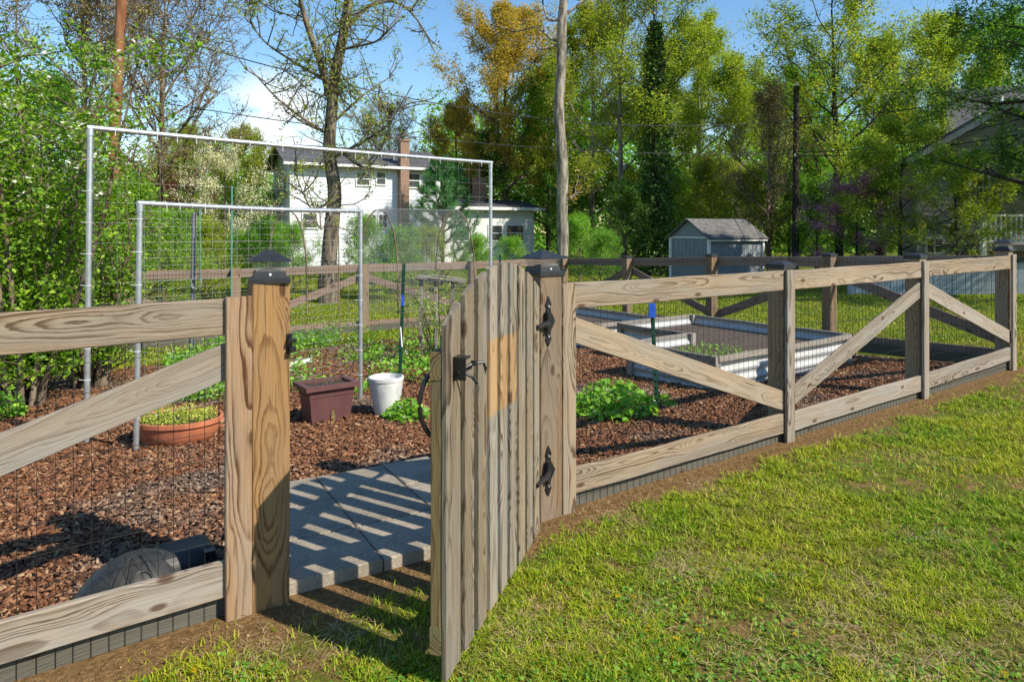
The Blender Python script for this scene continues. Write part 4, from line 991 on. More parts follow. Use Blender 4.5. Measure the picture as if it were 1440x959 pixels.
SH = [(350, 19, .62, L_SHRUB), (412, 21, .70, L_SHRUB), (510, 20, .76, L_SHRUB), (562, 18.5, .66, L_SHRUB), (672, 21, .58, L_SHRUB), (722, 22, .56, L_SHRUB), (815, 24, .80, L_SHRUB), (845, 21, .62, L_GREEN),
      (230, 16, .80, L_SHRUB), (290, 17.5, .72, L_YGREEN), (185, 14, .95, L_NEAR), (880, 29, 1.3, L_DARK), (925, 31, 1.5, L_SHRUB), (1000, 31, 1.7, L_OLIVE), (1055, 29, 1.5, L_OLIVE), (1110, 28, 1.4, L_SHRUB), (1150, 27, 1.3, L_GREEN), (1240, 25, 1.4, L_GREEN), (600, 20.5, .66, L_YGREEN), (376, 20, .74, L_SHRUB)]
SLAB = ['feathery green shrub under the dogwood, behind the lamp on the latch post', 'leafy green shrub before the gable corner of the white house', 'green shrub below the paired lower windows of the white house', 'yellow-green shrub hugging the foot of the brick chimney',
        'green shrub at the foot of the pine', 'green shrub in front of the low wing windows', 'green shrub at the foot of the bare straight trunk', 'rounded bright shrub by the back corner of the fence',
        'bushy green shrub behind the lower trellis', 'yellow-green shrub behind the round grey post', 'tall leafy shrub between the two trellis legs', 'dark shrub behind the corner post of the back fence', 'green bush under the ivy-wrapped tree',
        'olive bush behind the gable of the shed', 'olive bush behind the ridge of the shed', 'green bush between shed and utility pole', 'green bush just beyond the utility pole', 'green bush behind the redbud', 'yellow-green shrub between the brick chimney and the pine', 'loose green shrub close to the foot of the lone tree trunk, beside the gable corner']
for i, ((x, Z, s_, lf), lab) in enumerate(zip(SH, SLAB)): put_tree(D_SHRUB, TWIG, lf, 'garden_shrub', lab, x, Z, i*1.3, s_, 'shrub', 'shrubs round the gardens')

# the big lone tree, near bare
def lone_tree():
    r = np.random.default_rng(5); Z = 18.; b = px(461, 415, Z)
    o = thing('broadleaf_tree', 'large near-bare tree with thick mossy trunk standing before the white house', 'tree', (b.x, b.y, G(b.x, b.y)-.05), GF_)
    w = lambda x, y, dz=0: np.array(px(x, y, Z+dz))
    def poly(ctrl, r0, r1, n=14):
        c = np.array(ctrl); t = np.linspace(0, len(c)-1, n); p = np.stack([np.interp(t, np.arange(len(c)), c[:, k]) for k in range(3)], 1)
        p[1:-1] = p[1:-1]*.5+(p[:-2]+p[2:])*.25; return p, np.linspace(r0, r1, n)
    bx = np.array(b); bx[2] -= .2
    T1 = [poly([bx, w(462, 370), w(467, 310), w(472, 270), w(462, 215), w(466, 160), w(470, 110), w(483, 50), w(492, -10), w(500, -120)], .225, .10, 30)]
    T1[0][1][:3] *= 1.25
    for ctrl, a, c in [([w(467, 150), w(452, 90, -.4), w(432, 40, -.8), w(420, -10, -1), w(405, -80, -1.2)], .13, .05), ([w(488, 40), w(520, 5, .5), w(560, 0, .8), (w(590, 30, 1)), w(612, 75, 1)], .07, .02), ([w(462, 190), w(430, 170, -.5), w(390, 140, -.9), w(350, 95, -1.2)], .06, .015),
                      ([w(464, 225), w(500, 205, -.4), w(545, 180, -.8), w(580, 120, -1)], .06, .015), ([w(470, 280), w(440, 300, -.5), w(425, 270, -.9), w(410, 230, -1)], .04, .012), ([w(472, 285), w(450, 330, -.7), w(430, 250, -1.1)], .03, .01), ([w(466, 175), w(515, 130, .4), w(555, 105, .9)], .05, .012),
                      ([w(470, 120), w(425, 95, .5), w(370, 60, 1), w(345, 20, 1.2)], .06, .015), ([w(480, 70), w(530, 60, -.5), w(560, 30, -1)], .05, .012), ([w(420, -10, -1), w(380, -5, -1), w(345, 10, -1)], .04, .012), ([w(463, 200), w(510, 240, -.4), w(530, 225, -.6), w(555, 160, -.8)], .045, .012)]:
        T1.append(poly(ctrl, a*.78, c*.8, 12))
    T2, T3, pts = [], [], []
    for P, rad in T1[1:]+[(T1[0][0][16:], T1[0][1][16:])]*2:
        L = np.linalg.norm(P[-1]-P[0])
        for j in range(int(np.clip(L*6, 5, 20))):
            k = r.integers(1, len(P)-1); d = r.normal(0, 1, 3); d[2] += .35; d /= np.linalg.norm(d)
            S = grow(r, P[k], d, r.uniform(.6, 1.7), 6, .07, .2); T2.append((S, np.linspace(.02, .008, 6)))
            for l in range(6):
                d = r.normal(0, 1, 3); d[2] += .3; d /= np.linalg.norm(d); Q = grow(r, S[r.integers(1, 6)], d, r.uniform(.2, .6), 4, .05, .25); T3.append((Q, np.linspace(.009, .004, 4))); pts.append(Q[1:])
    off = np.array(W[o.name].translation)
    me = tube_mesh('trunk', [(T1, 12), (T2, 5), (T3, 3)])
    obj('trunk', me, BARK, o, smooth=True)
    c = np.concatenate(pts); c = c[r.integers(0, len(c), 9500)]+r.normal(0, .06, (9500, 3))
    leaf_obj('crown', c, .08, L_YGREEN, o, .4)
lone_tree()
# tall bare trunk
def bare_trunk():
    r = np.random.default_rng(9); Z = 22.; X = (788-720)/960*Z; zb = G(X, Z)
    o = thing('broadleaf_tree', 'tall straight bare trunk with a few high limbs, right behind the gate hinge post', 'tree', (X, Z, zb), GF_)
    z = np.linspace(zb-.2, 14, 24); tp = np.stack([X+.07*np.sin(z*.8)+.03*np.sin(z*2.1)+.008*z, np.full(24, Z), z], 1); T1 = [(tp, np.linspace(.195, .12, 24)*(1+.05*np.sin(z*2.7)+r.normal(0, .025, 24)))]
    for y0, pts_ in ((60, [(775, 55), (755, 38), (725, 45), (690, 35)]), (62, [(760, 70), (745, 55)]), (28, [(770, 30), (762, 0), (775, -30)]), (285, [(800, 280), (812, 270)]), (25, [(830, -5), (870, -30)])):
        c = np.array([np.array(px(790, y0, Z))]+[np.array(px(a, b_, Z+.4*i)) for i, (a, b_) in enumerate(pts_)]); t = np.linspace(0, len(c)-1, 9)
        T1.append((np.stack([np.interp(t, np.arange(len(c)), c[:, k]) for k in range(3)], 1), np.linspace(.055, .015, 9)))
    T3 = []; pts = []
    for P, _ in T1[1:]:
        for j in range(10):
            d = r.normal(0, 1, 3); d[2] += .2; d /= np.linalg.norm(d); Q = grow(r, P[r.integers(3, 9)], d, r.uniform(.4, 1.1), 5, .05, .25); T3.append((Q, np.linspace(.013, .005, 5))); pts.append(Q[1:])
    obj('trunk', tube_mesh('trunk', [(T1, 12), (T3, 4)]), BARKP, o, smooth=True)
    c = np.concatenate(pts); c = c[r.integers(0, len(c), 700)]+r.normal(0, .1, (700, 3)); leaf_obj('crown', c, .10, L_ORANGE, o)
bare_trunk()
# ivy tree
def ivy_tree():
    o = put_tree(D_THIN, BARKD, L_YGREEN, 'broadleaf_tree', 'tree with its trunk wrapped in dark ivy, behind the fence corner beside the shed', 922, 29, 2.0, 1.12, group=GF_)
    r = np.random.default_rng(3); n = 10000; z = r.random(n)**1.35*10.8; th = r.uniform(0, 6.283, n); rad = (.22+.75*np.abs(np.sin(z*1.3+th*1.5))*r.random(n)+.3*r.random(n))*(1.25-z*.085)
    b = W[o.name].translation; c = np.stack([b.x+rad*np.cos(th), b.y+rad*np.sin(th), b.z+z], 1)
    leaf_obj('ivy', c, .17, L_IVY, o, .1)
ivy_tree()
# pine
def pine():
    r = np.random.default_rng(8); Z = 24.; X = (622-720)/960*Z; zb = G(X, Z); H = 4.3
    o = thing('pine_tree', 'young blue-green pine standing in front of the white house wing', 'tree', (X, Z, zb))
    T = [(np.array([[X, Z, zb-.1], [X+.03, Z, zb+H*.5], [X, Z, zb+H]]), np.array([.09, .06, .012]))]; tips = []
    for w_, q in enumerate(np.linspace(.12, .93, 9)):
        L = 1.75*(1-q)**.75+.25
        for k in range(6):
            az = k*1.047+w_*.5+r.normal(0, .15); el = .15+.5*q; P = grow(r, (X, Z, zb+q*H), (math.cos(az)*math.cos(el), math.sin(az)*math.cos(el), math.sin(el)), L*r.uniform(.8, 1.15), 6, .07, .05)
            T.append((P, np.linspace(.03, .008, 6))); tips.append(P)
            for j in range(4):
                d = P[-1]-P[0]; d = d/np.linalg.norm(d)+r.normal(0, .5, 3); d /= np.linalg.norm(d); Q = grow(r, P[r.integers(2, 5)], d, L*.35, 4, .1, .08); tips.append(Q); T.append((Q, np.linspace(.014, .006, 4)))
    tips.append(np.array([[X, Z, zb+H*.93], [X, Z, zb+H]]))
    obj('trunk', tube_mesh('trunk', [(T, 6)]), BARK, o)
    V = []; 
    for P in tips:
        t = np.linspace(.25 if len(P) > 4 else 0, 1, 16)
        for q in t:
            k = q*(len(P)-1); i = min(int(k), len(P)-2); p = P[i]*(1-(k-i))+P[i+1]*(k-i); d = P[i+1]-P[i]; d /= np.linalg.norm(d)
            for _ in range(9):
                e = d*.9+r.normal(0, .55, 3); e /= np.linalg.norm(e); s_ = np.cross(e, r.normal(0, 1, 3)); s_ /= np.linalg.norm(s_); l = r.uniform(.13, .24)
                V += [p-s_*.007, p+s_*.007, p+e*l]
    V = np.array(V); obj('crown', fast_mesh('crown', V, np.arange(len(V)).reshape(-1, 3)), L_PINE, o)
pine()
# near flowering pear and companions on the garden's edge
def near_bush(label, cx, cy, H, rad, nstem, nleaf, lsize, seed, lf, name, blossoms=0, cat='tree'):
    r = np.random.default_rng(seed); zb = G(cx, cy); o = thing(name, label, cat, (cx, cy, zb))
    T1, T2, pts = [], [], []
    for i in range(nstem):
        az = i*2.4; q = math.sqrt((i+.5)/nstem); s0 = np.array([cx+.12*math.cos(az), cy+.12*math.sin(az), zb-.05]); L = H*r.uniform(.75, 1.02)*(1-.12*q)
        P = grow(r, s0, (math.cos(az)*.30*q*rad/1.2, math.sin(az)*.30*q*rad/1.2, 1), L, 12, .05, .06); T1.append((P, np.linspace(.030, .005, 12)))
        for j in range(20):
            k = r.integers(1, 12) if r.random() < .8 else r.integers(0, 3); a2 = r.uniform(0, 6.283); Q = grow(r, P[k], (math.cos(a2), math.sin(a2), r.uniform(.1, .9)), r.uniform(.2, .62)*rad/1.1, 6, .08, .12)
            T2.append((Q, np.linspace(.008, .003, 6))); pts.append(Q)
        pts.append(P[6:])
    obj('trunk', tube_mesh('trunk', [(T1, 7), (T2, 4)]), TWIG, o, smooth=True)
    c = np.concatenate(pts); c = c[r.integers(0, len(c), nleaf)]+r.normal(0, .075, (nleaf, 3)); c = c[c[:, 2] > zb+.32]
    leaf_obj('crown', c, lsize, lf, o, .35, .6)
    if blossoms:
        hi = c[c[:, 2] > zb+H*.45]; k = hi[r.integers(0, len(hi), blossoms)]; cc = np.repeat(k, 9, 0)+r.normal(0, .03, (blossoms*9, 3)); leaf_obj('blossom', cc, .04, L_WHITE, o, .6, .9)
near_bush('tall leafy pear tree with white blossom clusters beside the tall trellis', -4.5, 6.3, 4.1, 1.3, 16, 27000, .05, 41, L_NEAR, 'pear_tree', 190)
near_bush('dense leafy bush with small white flowers right behind the tall trellis leg', -4.45, 7.2, 2.3, 1.2, 12, 12000, .047, 43, L_NEAR, 'leafy_bush', 14, 'bush')
near_bush('leafy bush growing through the back fence rails', -6.1, 9.2, 2.2, 1.3, 12, 8000, .055, 44, L_SHRUB, 'leafy_bush', 6, 'bush')
near_bush('tall thin-stemmed bush with fresh leaves at the edge of the mulch', -5.2, 6.2, 3.2, 1.2, 12, 10000, .05, 46, L_NEAR, 'leafy_bush', 10, 'bush')
# leaning stump post under the pear
sp = thing('tree_stake', 'pale leaning wooden stake under the pear tree', 'stake', gpx(15, 560))
b = Vector(W[sp.name].translation); MB().tube([b-Zup*.1, px(27, 470, b.y)], [.04, .035], 9).build('stake_shaft', BARKP, sp, True)
# seedling clump by it
def clump(name, label, c, rad, hgt, n, size, lf, flowers=0, cat='plant', stems=True, fm=None):
    o = thing(name, label, cat, c); r = rng; th = r.uniform(0, 6.283, n); q = np.sqrt(r.random(n)); 
    z = hgt*(1-q**2*.75)*(.25+.75*r.random(n))
    ct = np.stack([c.x+rad*q*np.cos(th), c.y+rad*q*np.sin(th), c.z+z], 1)
    leaf_obj('leaves', ct, size, lf, o, .5, .75)
    if stems: obj('stems', tube_mesh('stems', [([(np.array([[c.x+.1*(p[0]-c.x), c.y+.1*(p[1]-c.y), c.z-.02], [(c.x+p[0])/2, (c.y+p[1])/2, c.z+(p[2]-c.z)*.7], p]), np.array([.003, .0025, .0015])) for p in ct[::6]], 3)]), L_SHRUB, o)
    if flowers:
        f = ct[:flowers]+np.array([0, 0, .025]); f = np.repeat(f, 5, 0)+rng.normal(0, .007, (flowers*5, 3)); tag(leaf_obj('flowers', f, .02, fm or L_WHITE, o, 2., .9), kind='stuff')
    return o
clump('leafy_plant', 'small upright green plant at the foot of the leaning stake', gpx(14, 590), .12, .3, 170, .05, L_SHRUB)
clump('strawberry_plant', 'strawberry plant with white flowers growing against the white pot', gpx(572, 592), .19, .2, 260, .055, L_SHRUB, 8)
clump('strawberry_plant', 'strawberry clump with white flowers seen through the fence wire below the brace', gpx(862, 584), .36, .30, 900, .055, L_SHRUB, 26)
clump('strawberry_plant', 'small strawberry plant at the foot of the blue-capped post', gpx(928, 572), .15, .12, 130, .05, L_SHRUB, 5)
# blossoming twiggy bush
def twig_bush():
    r = np.random.default_rng(21); c = gpx(612, 512); o = thing('blueberry_bush', 'twiggy bush with pale cream buds growing beside the open gate', 'bush', c); T, T2, pts = [], [], []
    for i in range(11):
        az = i*2.4; P = grow(r, (c.x, c.y, c.z-.03), (math.cos(az)*.55, math.sin(az)*.4, 1), r.uniform(.7, 1.25), 9, .02, .13); T.append((P, np.linspace(.011, .004, 9)))
        for j in range(10):
            d = r.normal(0, 1, 3); d[2] = abs(d[2])*.8; d /= np.linalg.norm(d); Q = grow(r, P[r.integers(3, 9)], d, r.uniform(.12, .34), 5, .05, .15); T2.append((Q, np.linspace(.004, .002, 5))); pts.append(Q[2:])
    obj('stems', tube_mesh('stems', [(T, 6), (T2, 3)]), TWIG, o, smooth=True)
    q = np.concatenate(pts); leaf_obj('leaves', q[r.integers(0, len(q), 900)]+r.normal(0, .02, (900, 3)), .033, L_SHRUB, o); tag(leaf_obj('buds', q[r.integers(0, len(q), 420)]+r.normal(0, .018, (420, 3)), .024, L_BUD, o, 1, .8), kind='stuff')
twig_bush()
# strawberry ground cover
def cover():
    N = 60000; y = rng.uniform(6.2, 11.2, N); x = rng.uniform(-4.6, .4, N); p = 720+960*x/y; d = dist_in(x, y)
    back = np.stack([x-CB.x, y-CB.y], 1) @ np.array([-BD.y, BD.x]) 
    k = (d > 3.55+.7*vnoise(x, y, 1.3)-.25) & (p > 230) & (p < 745) & (back*np.sign(back.mean()) > .12)
    den = vnoise(x, y, 1.7)*.5+vnoise(x, y, 5)*.5; k &= rng.random(N) < np.clip((den-.43)*3.0, .012, .7)
    x, y = x[k], y[k]; h = (.05+.2*vnoise(x, y, 1.9)*vnoise(x, y, 5)*1.8)
    return np.stack([x, y, gz(x, y)+.02+h*rng.random(len(x))], 1)
ct = cover(); gcov = leaf_obj('strawberry_patch', ct, .046, L_SHRUB, None, .5, .75); tag(gcov, 'low green strawberry leaves covering the back of the garden', kind='stuff')
f = ct[rng.integers(0, len(ct), 420)]+np.array([0, 0, .03]); f = np.repeat(f, 4, 0)+rng.normal(0, .008, (1680, 3))
fo = leaf_obj('strawberry_flowers', f, .024, L_WHITE, None, 2, .9); tag(fo, 'tiny white flowers dotted over the strawberry patch', kind='stuff')

# ------------------------------------------------------------------ far woods mass
def woods():
    n = 190000; x = rng.uniform(-75, 75, n); y = rng.uniform(58, 70, n); top = (np.where(x < -8, 5.5, 9)+np.where(x < -8, 4, 6)*vnoise(x, y*0, .11)+2*vnoise(x, y*0, .5))*rng.uniform(.75, 1.1, n); z = -1+top*rng.random(n)**.8
    return np.stack([x, y, z], 1)
wo_ = leaf_obj('far_woods', woods(), .36, L_SHRUB, None, .2, .8); tag(wo_, 'far dim woods closing the view behind the trees', kind='stuff')

# ------------------------------------------------------------------ buildings
def lap_wall(m, a, b, z0, z1, nr, course=.2, lip=.018, gable=None):
    """lapped boards from a to b; gable=(peak position 0..1, rise) tapers the courses above z1"""
    a, b = Vector(a), Vector(b); L = (b-a).length; d = (b-a).normalized()
    def strip(s0, s1, t0, t1, za, zb):
        m.add([a+d*s0+nr*lip+Zup*za, a+d*s1+nr*lip+Zup*za, a+d*t1+Zup*zb, a+d*t0+Zup*zb, a+d*s0+Zup*za, a+d*s1+Zup*za], [(0,1,2,3), (4,5,1,0)])
    z = z0
    while z < z1-.01: strip(0, L, 0, L, z, min(z+course, z1)); z += course
    if gable:
        pk, rise = gable; z = 0
        while z < rise-.02:
            zz = min(z+course, rise); e = lambda q: (L*pk*q/rise, L-L*(1-pk)*q/rise)
            strip(*e(z), *e(zz), z1+z, z1+zz); z += course
    return m
def slab(m, pts, t):
    pts = [Vector(p) for p in pts]; n = (pts[1]-pts[0]).cross(pts[2]-pts[0]).normalized(); 
    if n.z < 0: pts.reverse(); n = -n
    k = len(pts); m.add(pts+[p+n*t for p in pts], [tuple(reversed(range(k))), tuple(range(k, 2*k))]+[(i, (i+1) % k, k+(i+1) % k, k+i) for i in range(k)]); return m
def window(par, a, d, nr, s0, s1, z0, z1, bars=1):
    """frame proud of the wall, pane a sub-part"""
    o = Vector(a)+nr*.03; m = MB(); w = .07; ax = (d, nr, Zup); c = lambda s, z: o+d*s+Zup*z
    m.box(c((s0+s1)/2, z1-w/2), (s1-s0, .07, w), ax); m.box(c((s0+s1)/2, z0+w/2), (s1-s0, .09, w), ax)
    for s in (s0+w/2, s1-w/2): m.box(c(s, (z0+z1)/2), (w, .07, z1-z0-2*w), ax)
    m.box(c((s0+s1)/2, (z0+z1)/2), (s1-s0-2*w, .05, .045), ax)
    for i in range(1, bars): m.box(c(s0+(s1-s0)*i/bars, (z0+z1)/2), (.03, .045, z1-z0-2*w), ax)
    f = m.build('window', WHITE, par)
    MB().box(c((s0+s1)/2, (z0+z1)/2)-nr*.012, (s1-s0-2*w, .02, z1-z0-2*w), ax).build('pane', PANE, f)
    return f
def onw(K, e, x):
    r = (x-720)/960; return (r*K.y-K.x)/(e.x-r*e.y)
def wz(K, e, s, y): return EYE-(y-HZ)/960*(K.y+e.y*s)
# white house
K = Vector((-11, 34, 0)); E = Vector((.88, .47, 0)).normalized(); EN = Vector((E.y, -E.x, 0)); Eb = -EN; zg = -.5; ze = 4.95; L1 = onw(K, E, 619); Dp = 5.4
wh = thing('white_house', 'two-storey white clapboard house with dark roof and brick chimney seen through the trellis', 'house', (K.x, K.y, zg))
m = MB(); lap_wall(m, K, K+E*L1, zg, ze, EN, .2); lap_wall(m, K+Eb*Dp, K, zg, ze, -E, .2, gable=(.5, 1.05)); lap_wall(m, K+E*L1, K+E*L1+Eb*Dp, zg, ze, E, .2, gable=(.5, 1.05)); lap_wall(m, K+E*L1+Eb*Dp, K+Eb*Dp, zg, ze, Eb)
m.build('wall', SIDEW, wh)
rise = 1.05; ov = .45; m = MB(); pitchv = rise/(Dp/2); Kz = K+Zup*ze
A0, A1 = Kz-E*ov+EN*ov-Zup*(ov*pitchv), Kz+E*(L1+ov)+EN*ov-Zup*(ov*pitchv); Rg0, Rg1 = Kz-E*ov+Eb*Dp/2+Zup*rise, Kz+E*(L1+ov)+Eb*Dp/2+Zup*rise
B0, B1 = Kz-E*ov+Eb*(Dp+ov)-Zup*(ov*pitchv), Kz+E*(L1+ov)+Eb*(Dp+ov)-Zup*(ov*pitchv)
slab(m, [A0, A1, Rg1, Rg0], .09); slab(m, [Rg0, Rg1, B1, B0], .09); rf = m.build('roof', SHINGLE, wh)
m = MB(); m.box((A0+A1)/2+Zup*.0+EN*.05, ((A1-A0).length, .11, .13), (E, EN, Zup)); c = K+E*.05+EN*.07; m.tube([A0+E*(ov)+EN*.03-Zup*.03, c+Zup*(ze-.45), c+Zup*zg], .05, 6); m.build('gutter', WHITE, wh)
MB().box(K+EN*.012+Zup*((ze+zg)/2), (.16, .16, ze-zg-.02), (E, EN, Zup)).build('corner_board', WHITE, wh)
for x0, x1, y0, y1, bars in ((500, 520, 241, 262, 1), (528, 543, 241, 261, 1), (571, 591, 243, 265, 1), (516, 529.5, 301, 322, 2), (531, 545, 301, 322, 2), (424, 447, 299, 322, 1)):
    s0, s1 = onw(K, E, x0), onw(K, E, x1); window(wh, K, E, EN, s0, s1, wz(K, E, s0, y1), wz(K, E, s0, y0), bars)
window(wh, K, Eb, -E, .9, 1.9, 3.3, 4.3); window(wh, K, Eb, -E, 2.9, 3.9, 3.3, 4.3)
s0, s1 = onw(K, E, 558), onw(K, E, 572); sm = (s0+s1)/2; zc_ = wz(K, E, sm, 200)
ch = MB().box(K+E*sm+EN*.27+Zup*((zg+zc_)/2), ((s1-s0)*.85, .5, zc_-zg), (E, EN, Zup)).box(K+E*sm+EN*.27+Zup*(zc_+.04), ((s1-s0)*.85+.1, .6, .1), (E, EN, Zup)).build('chimney', BRICK, wh)
# wing
L2 = onw(K, E, 752); zw = 2.72; Kw = K+E*(L1+.03)-EN*.1; m = MB()
lap_wall(m, Kw, K+E*L2-EN*.1, zg, zw-.02, EN, .25, .006); lap_wall(m, K+E*L2-EN*.1, K+E*L2-EN*.1+Eb*5, zg, zw-.02, E, .25, .006); m.build('wing_wall', WINGW, wh)
m = MB(); Kz = Kw+Zup*zw; Lw = L2-L1
slab(m, [Kz+EN*.35+E*.02, Kz+EN*.35+E*(Lw+.5), Kz+Eb*2.6+E*(Lw+.5)+Zup*.55, Kz+Eb*2.6+E*.02+Zup*.55], .1); slab(m, [Kz+Eb*2.6+E*.02+Zup*.55, Kz+Eb*2.6+E*(Lw+.5)+Zup*.55, Kz+Eb*5.5+E*(Lw+.5), Kz+Eb*5.5+E*.02], .1); m.build('wing_roof', SHINGLE, wh)
MB().box(Kz+EN*.41+E*(Lw/2+.26)+Zup*.0, (Lw+.5, .12, .17), (E, EN, Zup)).build('gutter', WHITE, wh)
for x0, x1 in ((640, 662), (687, 708), (712, 738)):
    s0, s1 = onw(K, E, x0), onw(K, E, x1); window(wh, K-EN*.1, E, EN, s0, s1, wz(K, E, s0, 340), wz(K, E, s0, 316), 1)
s0, s1 = onw(K+Eb*2.4, E, 667), onw(K+Eb*2.4, E, 681); cb = K+Eb*2.4+E*((s0+s1)/2)
MB().box(cb+Zup*((2.6+wz(K+Eb*2.4, E, s0, 250))/2), (s1-s0, .6, wz(K+Eb*2.4, E, s0, 250)-2.6), (E, EN, Zup)).tube([cb+Zup*4.6, cb+Zup*5.2], .12, 8).build('chimney', BRICK, wh)
# grey house
Kg = Vector((12.1, 20.3, 0)); Eg = Vector((.93, -.37, 0)).normalized(); En = Vector((Eg.y, -Eg.x, 0)); Bk = -En
gh = thing('grey_house', 'taupe-sided house with dark gabled roofs behind the lime-leaved maple', 'house', (Kg.x, Kg.y, -.4))
m = MB(); lap_wall(m, Kg, Kg+Eg*4.4, -.5, 3.75, En, .17, gable=(.5, 1.35)); lap_wall(m, Kg+Bk*4, Kg, -.5, 3.75, -Eg, .17); 
Kq = Kg+Bk*1.8+Eg*1.3; lap_wall(m, Kq, Kq+Eg*8, 3.0, 4.4, En, .17); lap_wall(m, Kg+Eg*4.4+Bk*1.2, Kg+Eg*9+Bk*1.2, -.5, 4.2, En, .17); m.build('wall', SIDEG, gh)
m = MB(); z3 = Kg+Zup*3.75; p_ = 1.35/2.2; o1 = .35
for sg in (0, 1):
    a = z3+Eg*(-o1 if sg == 0 else 4.4+o1)-Zup*(o1*p_); c = z3+Eg*2.2+Zup*1.35
    slab(m, [a+En*o1, c+En*o1, c+Bk*4, a+Bk*4], .1)
m.build('roof', SHINGLE2, gh)
m = MB(); zq = Kq+Zup*4.4; slab(m, [zq+En*.5-Eg*.4-Zup*.2, zq+Eg*8+En*.5-Zup*.2, zq+Eg*8+Bk*3.4+Zup*2.0, zq+Bk*3.4+Eg*.4+Zup*2.0], .1); rf = m.build('roof', SHINGLE, gh)
MB().tube([zq+Eg*1.6+Bk*1.6+Zup*.9, zq+Eg*1.6+Bk*1.6+Zup*1.45], .05, 8).box(zq+Eg*.9+Bk*1.1+Zup*.78, (.3, .3, .12)).build('roof_vent', WHITE, rf)
m = MB()
for sg in (0, 1):
    a = z3+Eg*(-o1 if sg == 0 else 4.4+o1)-Zup*(o1*p_)+En*(o1+.02)-Zup*.02; c = z3+Eg*2.2+Zup*1.33+En*(o1+.02); d_ = (c-a).normalized(); m.box((a+c)/2-Zup*.06, ((c-a).length, .04, .16), (d_, En, d_.cross(En)))
m.box(Kg+En*.03+Zup*1.6, (.13, .13, 4.2), (Eg, En, Zup)); m.build('rake_trim', simple('grey_trim_paint', (.42, .41, .39), .6), gh)
for x0, x1, y0, y1, bars in ((1362, 1392, 236, 292, 3), (1288, 1312, 333, 358, 2)):
    s0, s1 = onw(Kg, Eg, x0), onw(Kg, Eg, x1); s0 = max(.15, s0); s1 = max(s0+.5, s1); window(gh, Kg, Eg, En, s0, s1, wz(Kg, Eg, s0, y1), wz(Kg, Eg, s0, y0), bars)
# deck railing as part of the house's stair deck
dk = thing('deck', 'raised wooden deck with white balustrade against the grey house', 'deck', (12.9, 17.6, -.4))
d0 = px(1383, 345, 18.0); m = MB(); m.box(d0+Vector((1.6, .8, -.08)), (3.3, 1.7, .16)); m.build('platform', WOOD_BED, dk)
m = MB()
for z in (.08, .78): m.box(d0+Vector((1.6, 0, z)), (3.2, .06, .06)) 
for i in range(24): m.box(d0+Vector((.05+i*.135, 0, .43)), (.035, .035, .64))
m.build('balustrade', WHITE, dk)
for i in range(3):
    MB().box(d0+Vector((.0+1.55*i, .0, -.1)), (.11, .11, 2.1)).box(d0+Vector((.0+1.55*i, .0, .98)), (.15, .15, .05)).build('deck_post', WHITE, dk)
m = MB()
m.box(d0+Vector((2.4, -.5, .95)), (1.9, .07, .09), (Vector((.75, 0, .66)).normalized(), Vector((0, 1, 0)), Vector((-.66, 0, .75)).normalized())); m.build('stair_rail', WHITE, dk)
# panel fence of the neighbour
pf = thing('panel_fence', 'pale blue-grey board fence with dark green top rail in front of the grey house', 'fence', (12, 17, -.35))
a, b = px(1195, 400, 18.5), px(1640, 400, 16.0); d_ = (b-a); d_.z = 0; L = d_.length; d_.normalize(); nn = Vector((d_.y, -d_.x, 0)); base = Vector((a.x, a.y, -.4)); m = MB(); s_ = 0
FENCEP = simple('pale_blue_grey_panel', (.36, .40, .43), .6, 0, .1, 4)
while s_ < L: m.box(base+d_*(s_+.07)+nn*(random.uniform(0, .008))+Zup*.53, (.132, .03, 1.06), (d_, nn, Zup)); s_ += .14
m.build('board_panel', FENCEP, pf)
MB().box(base+d_*L/2+Zup*1.12, (L, .1, .13), (d_, nn, Zup)).build('top_rail', simple('dark_green_rail', (.028, .045, .035), .6), pf)
for i in range(6): MB().box(base+d_*(L*i/5)-nn*.06+Zup*.5, (.1, .1, 1.2), (d_, nn, Zup)).build('fence_post', FENCEP, pf)
# shed
c0 = px(997, 400, 23.5); zg = -.46; c0.z = zg; G1 = Vector((-.49, .87, 0)).normalized(); S1 = Vector((.87, .49, 0)).normalized(); S1 = (S1-G1*S1.dot(G1)).normalized()
gw = 1.9; sw = 2.68; zh = EYE-(334-HZ)/960*23.5-zg; rise = .62
sh = thing('garden_shed', 'small blue-grey shed with dark shingled gable roof on the far lawn', 'shed', c0)
NG = -S1; NS = -G1
m = MB(); pc = [c0, c0+G1*gw, c0+G1*gw+S1*sw, c0+S1*sw]; up = Zup*zh; ga = c0+G1*gw/2+up+Zup*rise; gb = ga+S1*sw
m.add(pc+[p+up for p in pc]+[ga, gb], [(0,1,5,8,4), (1,2,6,5), (2,3,7,9,6), (3,0,4,7)])
k = .1
while k < gw: m.box(c0+G1*k+NG*.004+Zup*(zh/2), (.02, .012, zh-.01), (G1, NG, Zup)); k += .2
k = .15
while k < sw: m.box(c0+S1*k+NS*.004+Zup*(zh/2), (.02, .012, zh-.06), (S1, NS, Zup)); k += .2
m.build('wall', SHEDW, sh)
m = MB(); ov = .14; pt = rise/(gw/2)
for sg in (-1, 1):
    e = c0+G1*(gw/2)+up+Zup*rise; low = e+G1*(sg*(gw/2+ov))-Zup*(pt*(gw/2+ov)); slab(m, [low-S1*ov, low+S1*(sw+ov), e+S1*(sw+ov), e-S1*ov], .05)
m.build('roof', SHINGLE2, sh)
m = MB()
for p in (pc[0], pc[1], pc[3]): m.box(p+Zup*(zh/2)+(NG+NS)*.012, (.09, .09, zh-.02), (G1, S1, Zup))
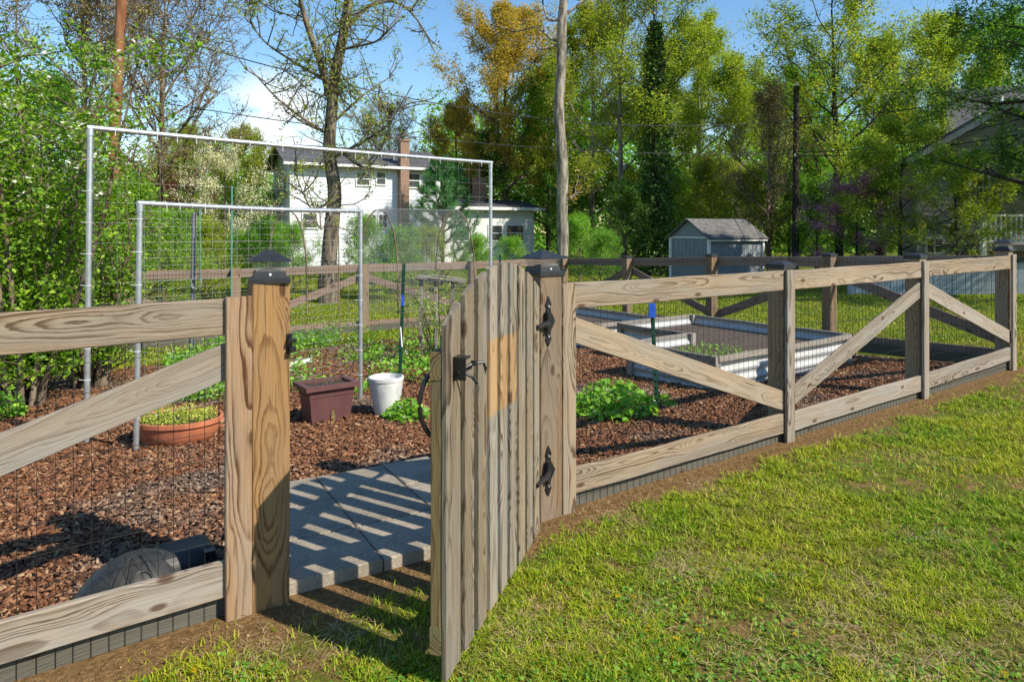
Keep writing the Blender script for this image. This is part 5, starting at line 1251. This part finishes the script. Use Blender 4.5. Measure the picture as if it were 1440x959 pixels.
m.box(c0+S1*sw/2+NS*.12+Zup*(zh-.09), (sw+.2, .03, .09), (S1, NS, Zup)); m.box(c0+G1*gw/2+NG*.02+Zup*(zh-.01), (gw-.1, .03, .05), (G1, NG, Zup))
m.build('trim_board', WHITE, sh)

# ------------------------------------------------------------------ poles and cables
up1 = thing('utility_pole', 'red-brown timber utility pole leaning slightly above the pear tree', 'utility pole', (*px(162, 400, 18).xy, -.3), 'timber utility poles')
b = px(155, 385, 18.); MB().tube([Vector((b.x, b.y, -.5)), px(162, 165, 18), px(176, -90, 18)], [.15, .135, .12], 14).build('pole_shaft', POLEB, up1, True)
m = MB(); m.tube([px(157, 133, 17.85), px(170, 133, 17.85)], .03, 6); m.tube([px(180, 32, 17.9), px(196, 40, 17.8)], .02, 6); m.build('bracket', GALV, up1)
up2 = thing('utility_pole', 'dark timber utility pole standing between shed and maple', 'utility pole', (*px(1119, 370, 26).xy, -.5), 'timber utility poles')
b = px(1118, 370, 26.); MB().tube([Vector((b.x, b.y, -.6)), px(1120, 122, 26)], [.13, .105], 12).build('pole_shaft', BARKD, up2, True)
m = MB(); m.tube([px(1117, 219, 25.85), px(1119, 219, 25.85)], .05, 8); m.box(px(1121, 119, 26), (.1, .1, .12)); m.build('insulator', WHITE, up2)
CABLE = simple('black_cable', (.02, .02, .022), .6)
def cable(label, p, q, sag, r=.016):
    t = thing('power_cable', label, 'cable', (p+q)/2, 'overhead cables'); MB().tube([p+(q-p)*k-Zup*(sag*4*k*(1-k)) for k in np.linspace(0, 1, 25)], r, 5).build('strand', CABLE, t)
cable('uppermost overhead cable sagging from the red-brown pole to the dark pole', px(184, 36, 18), px(1120, 168, 26), 1.15)
cable('lower overhead cable sagging from the red-brown pole to the dark pole', px(160, 134, 18), px(1120, 215, 26), .55, .013)
cable('upper dark cable running from the dark pole above the grey house', px(1120, 166, 26), px(1500, 110, 17), .25)
cable('middle dark cable running from the dark pole across the grey roof', px(1120, 214, 26), px(1500, 150, 17), .3)
cable('lowest dark cable running from the dark pole across the grey gable', px(1120, 220, 26), px(1500, 178, 17), .2, .018)
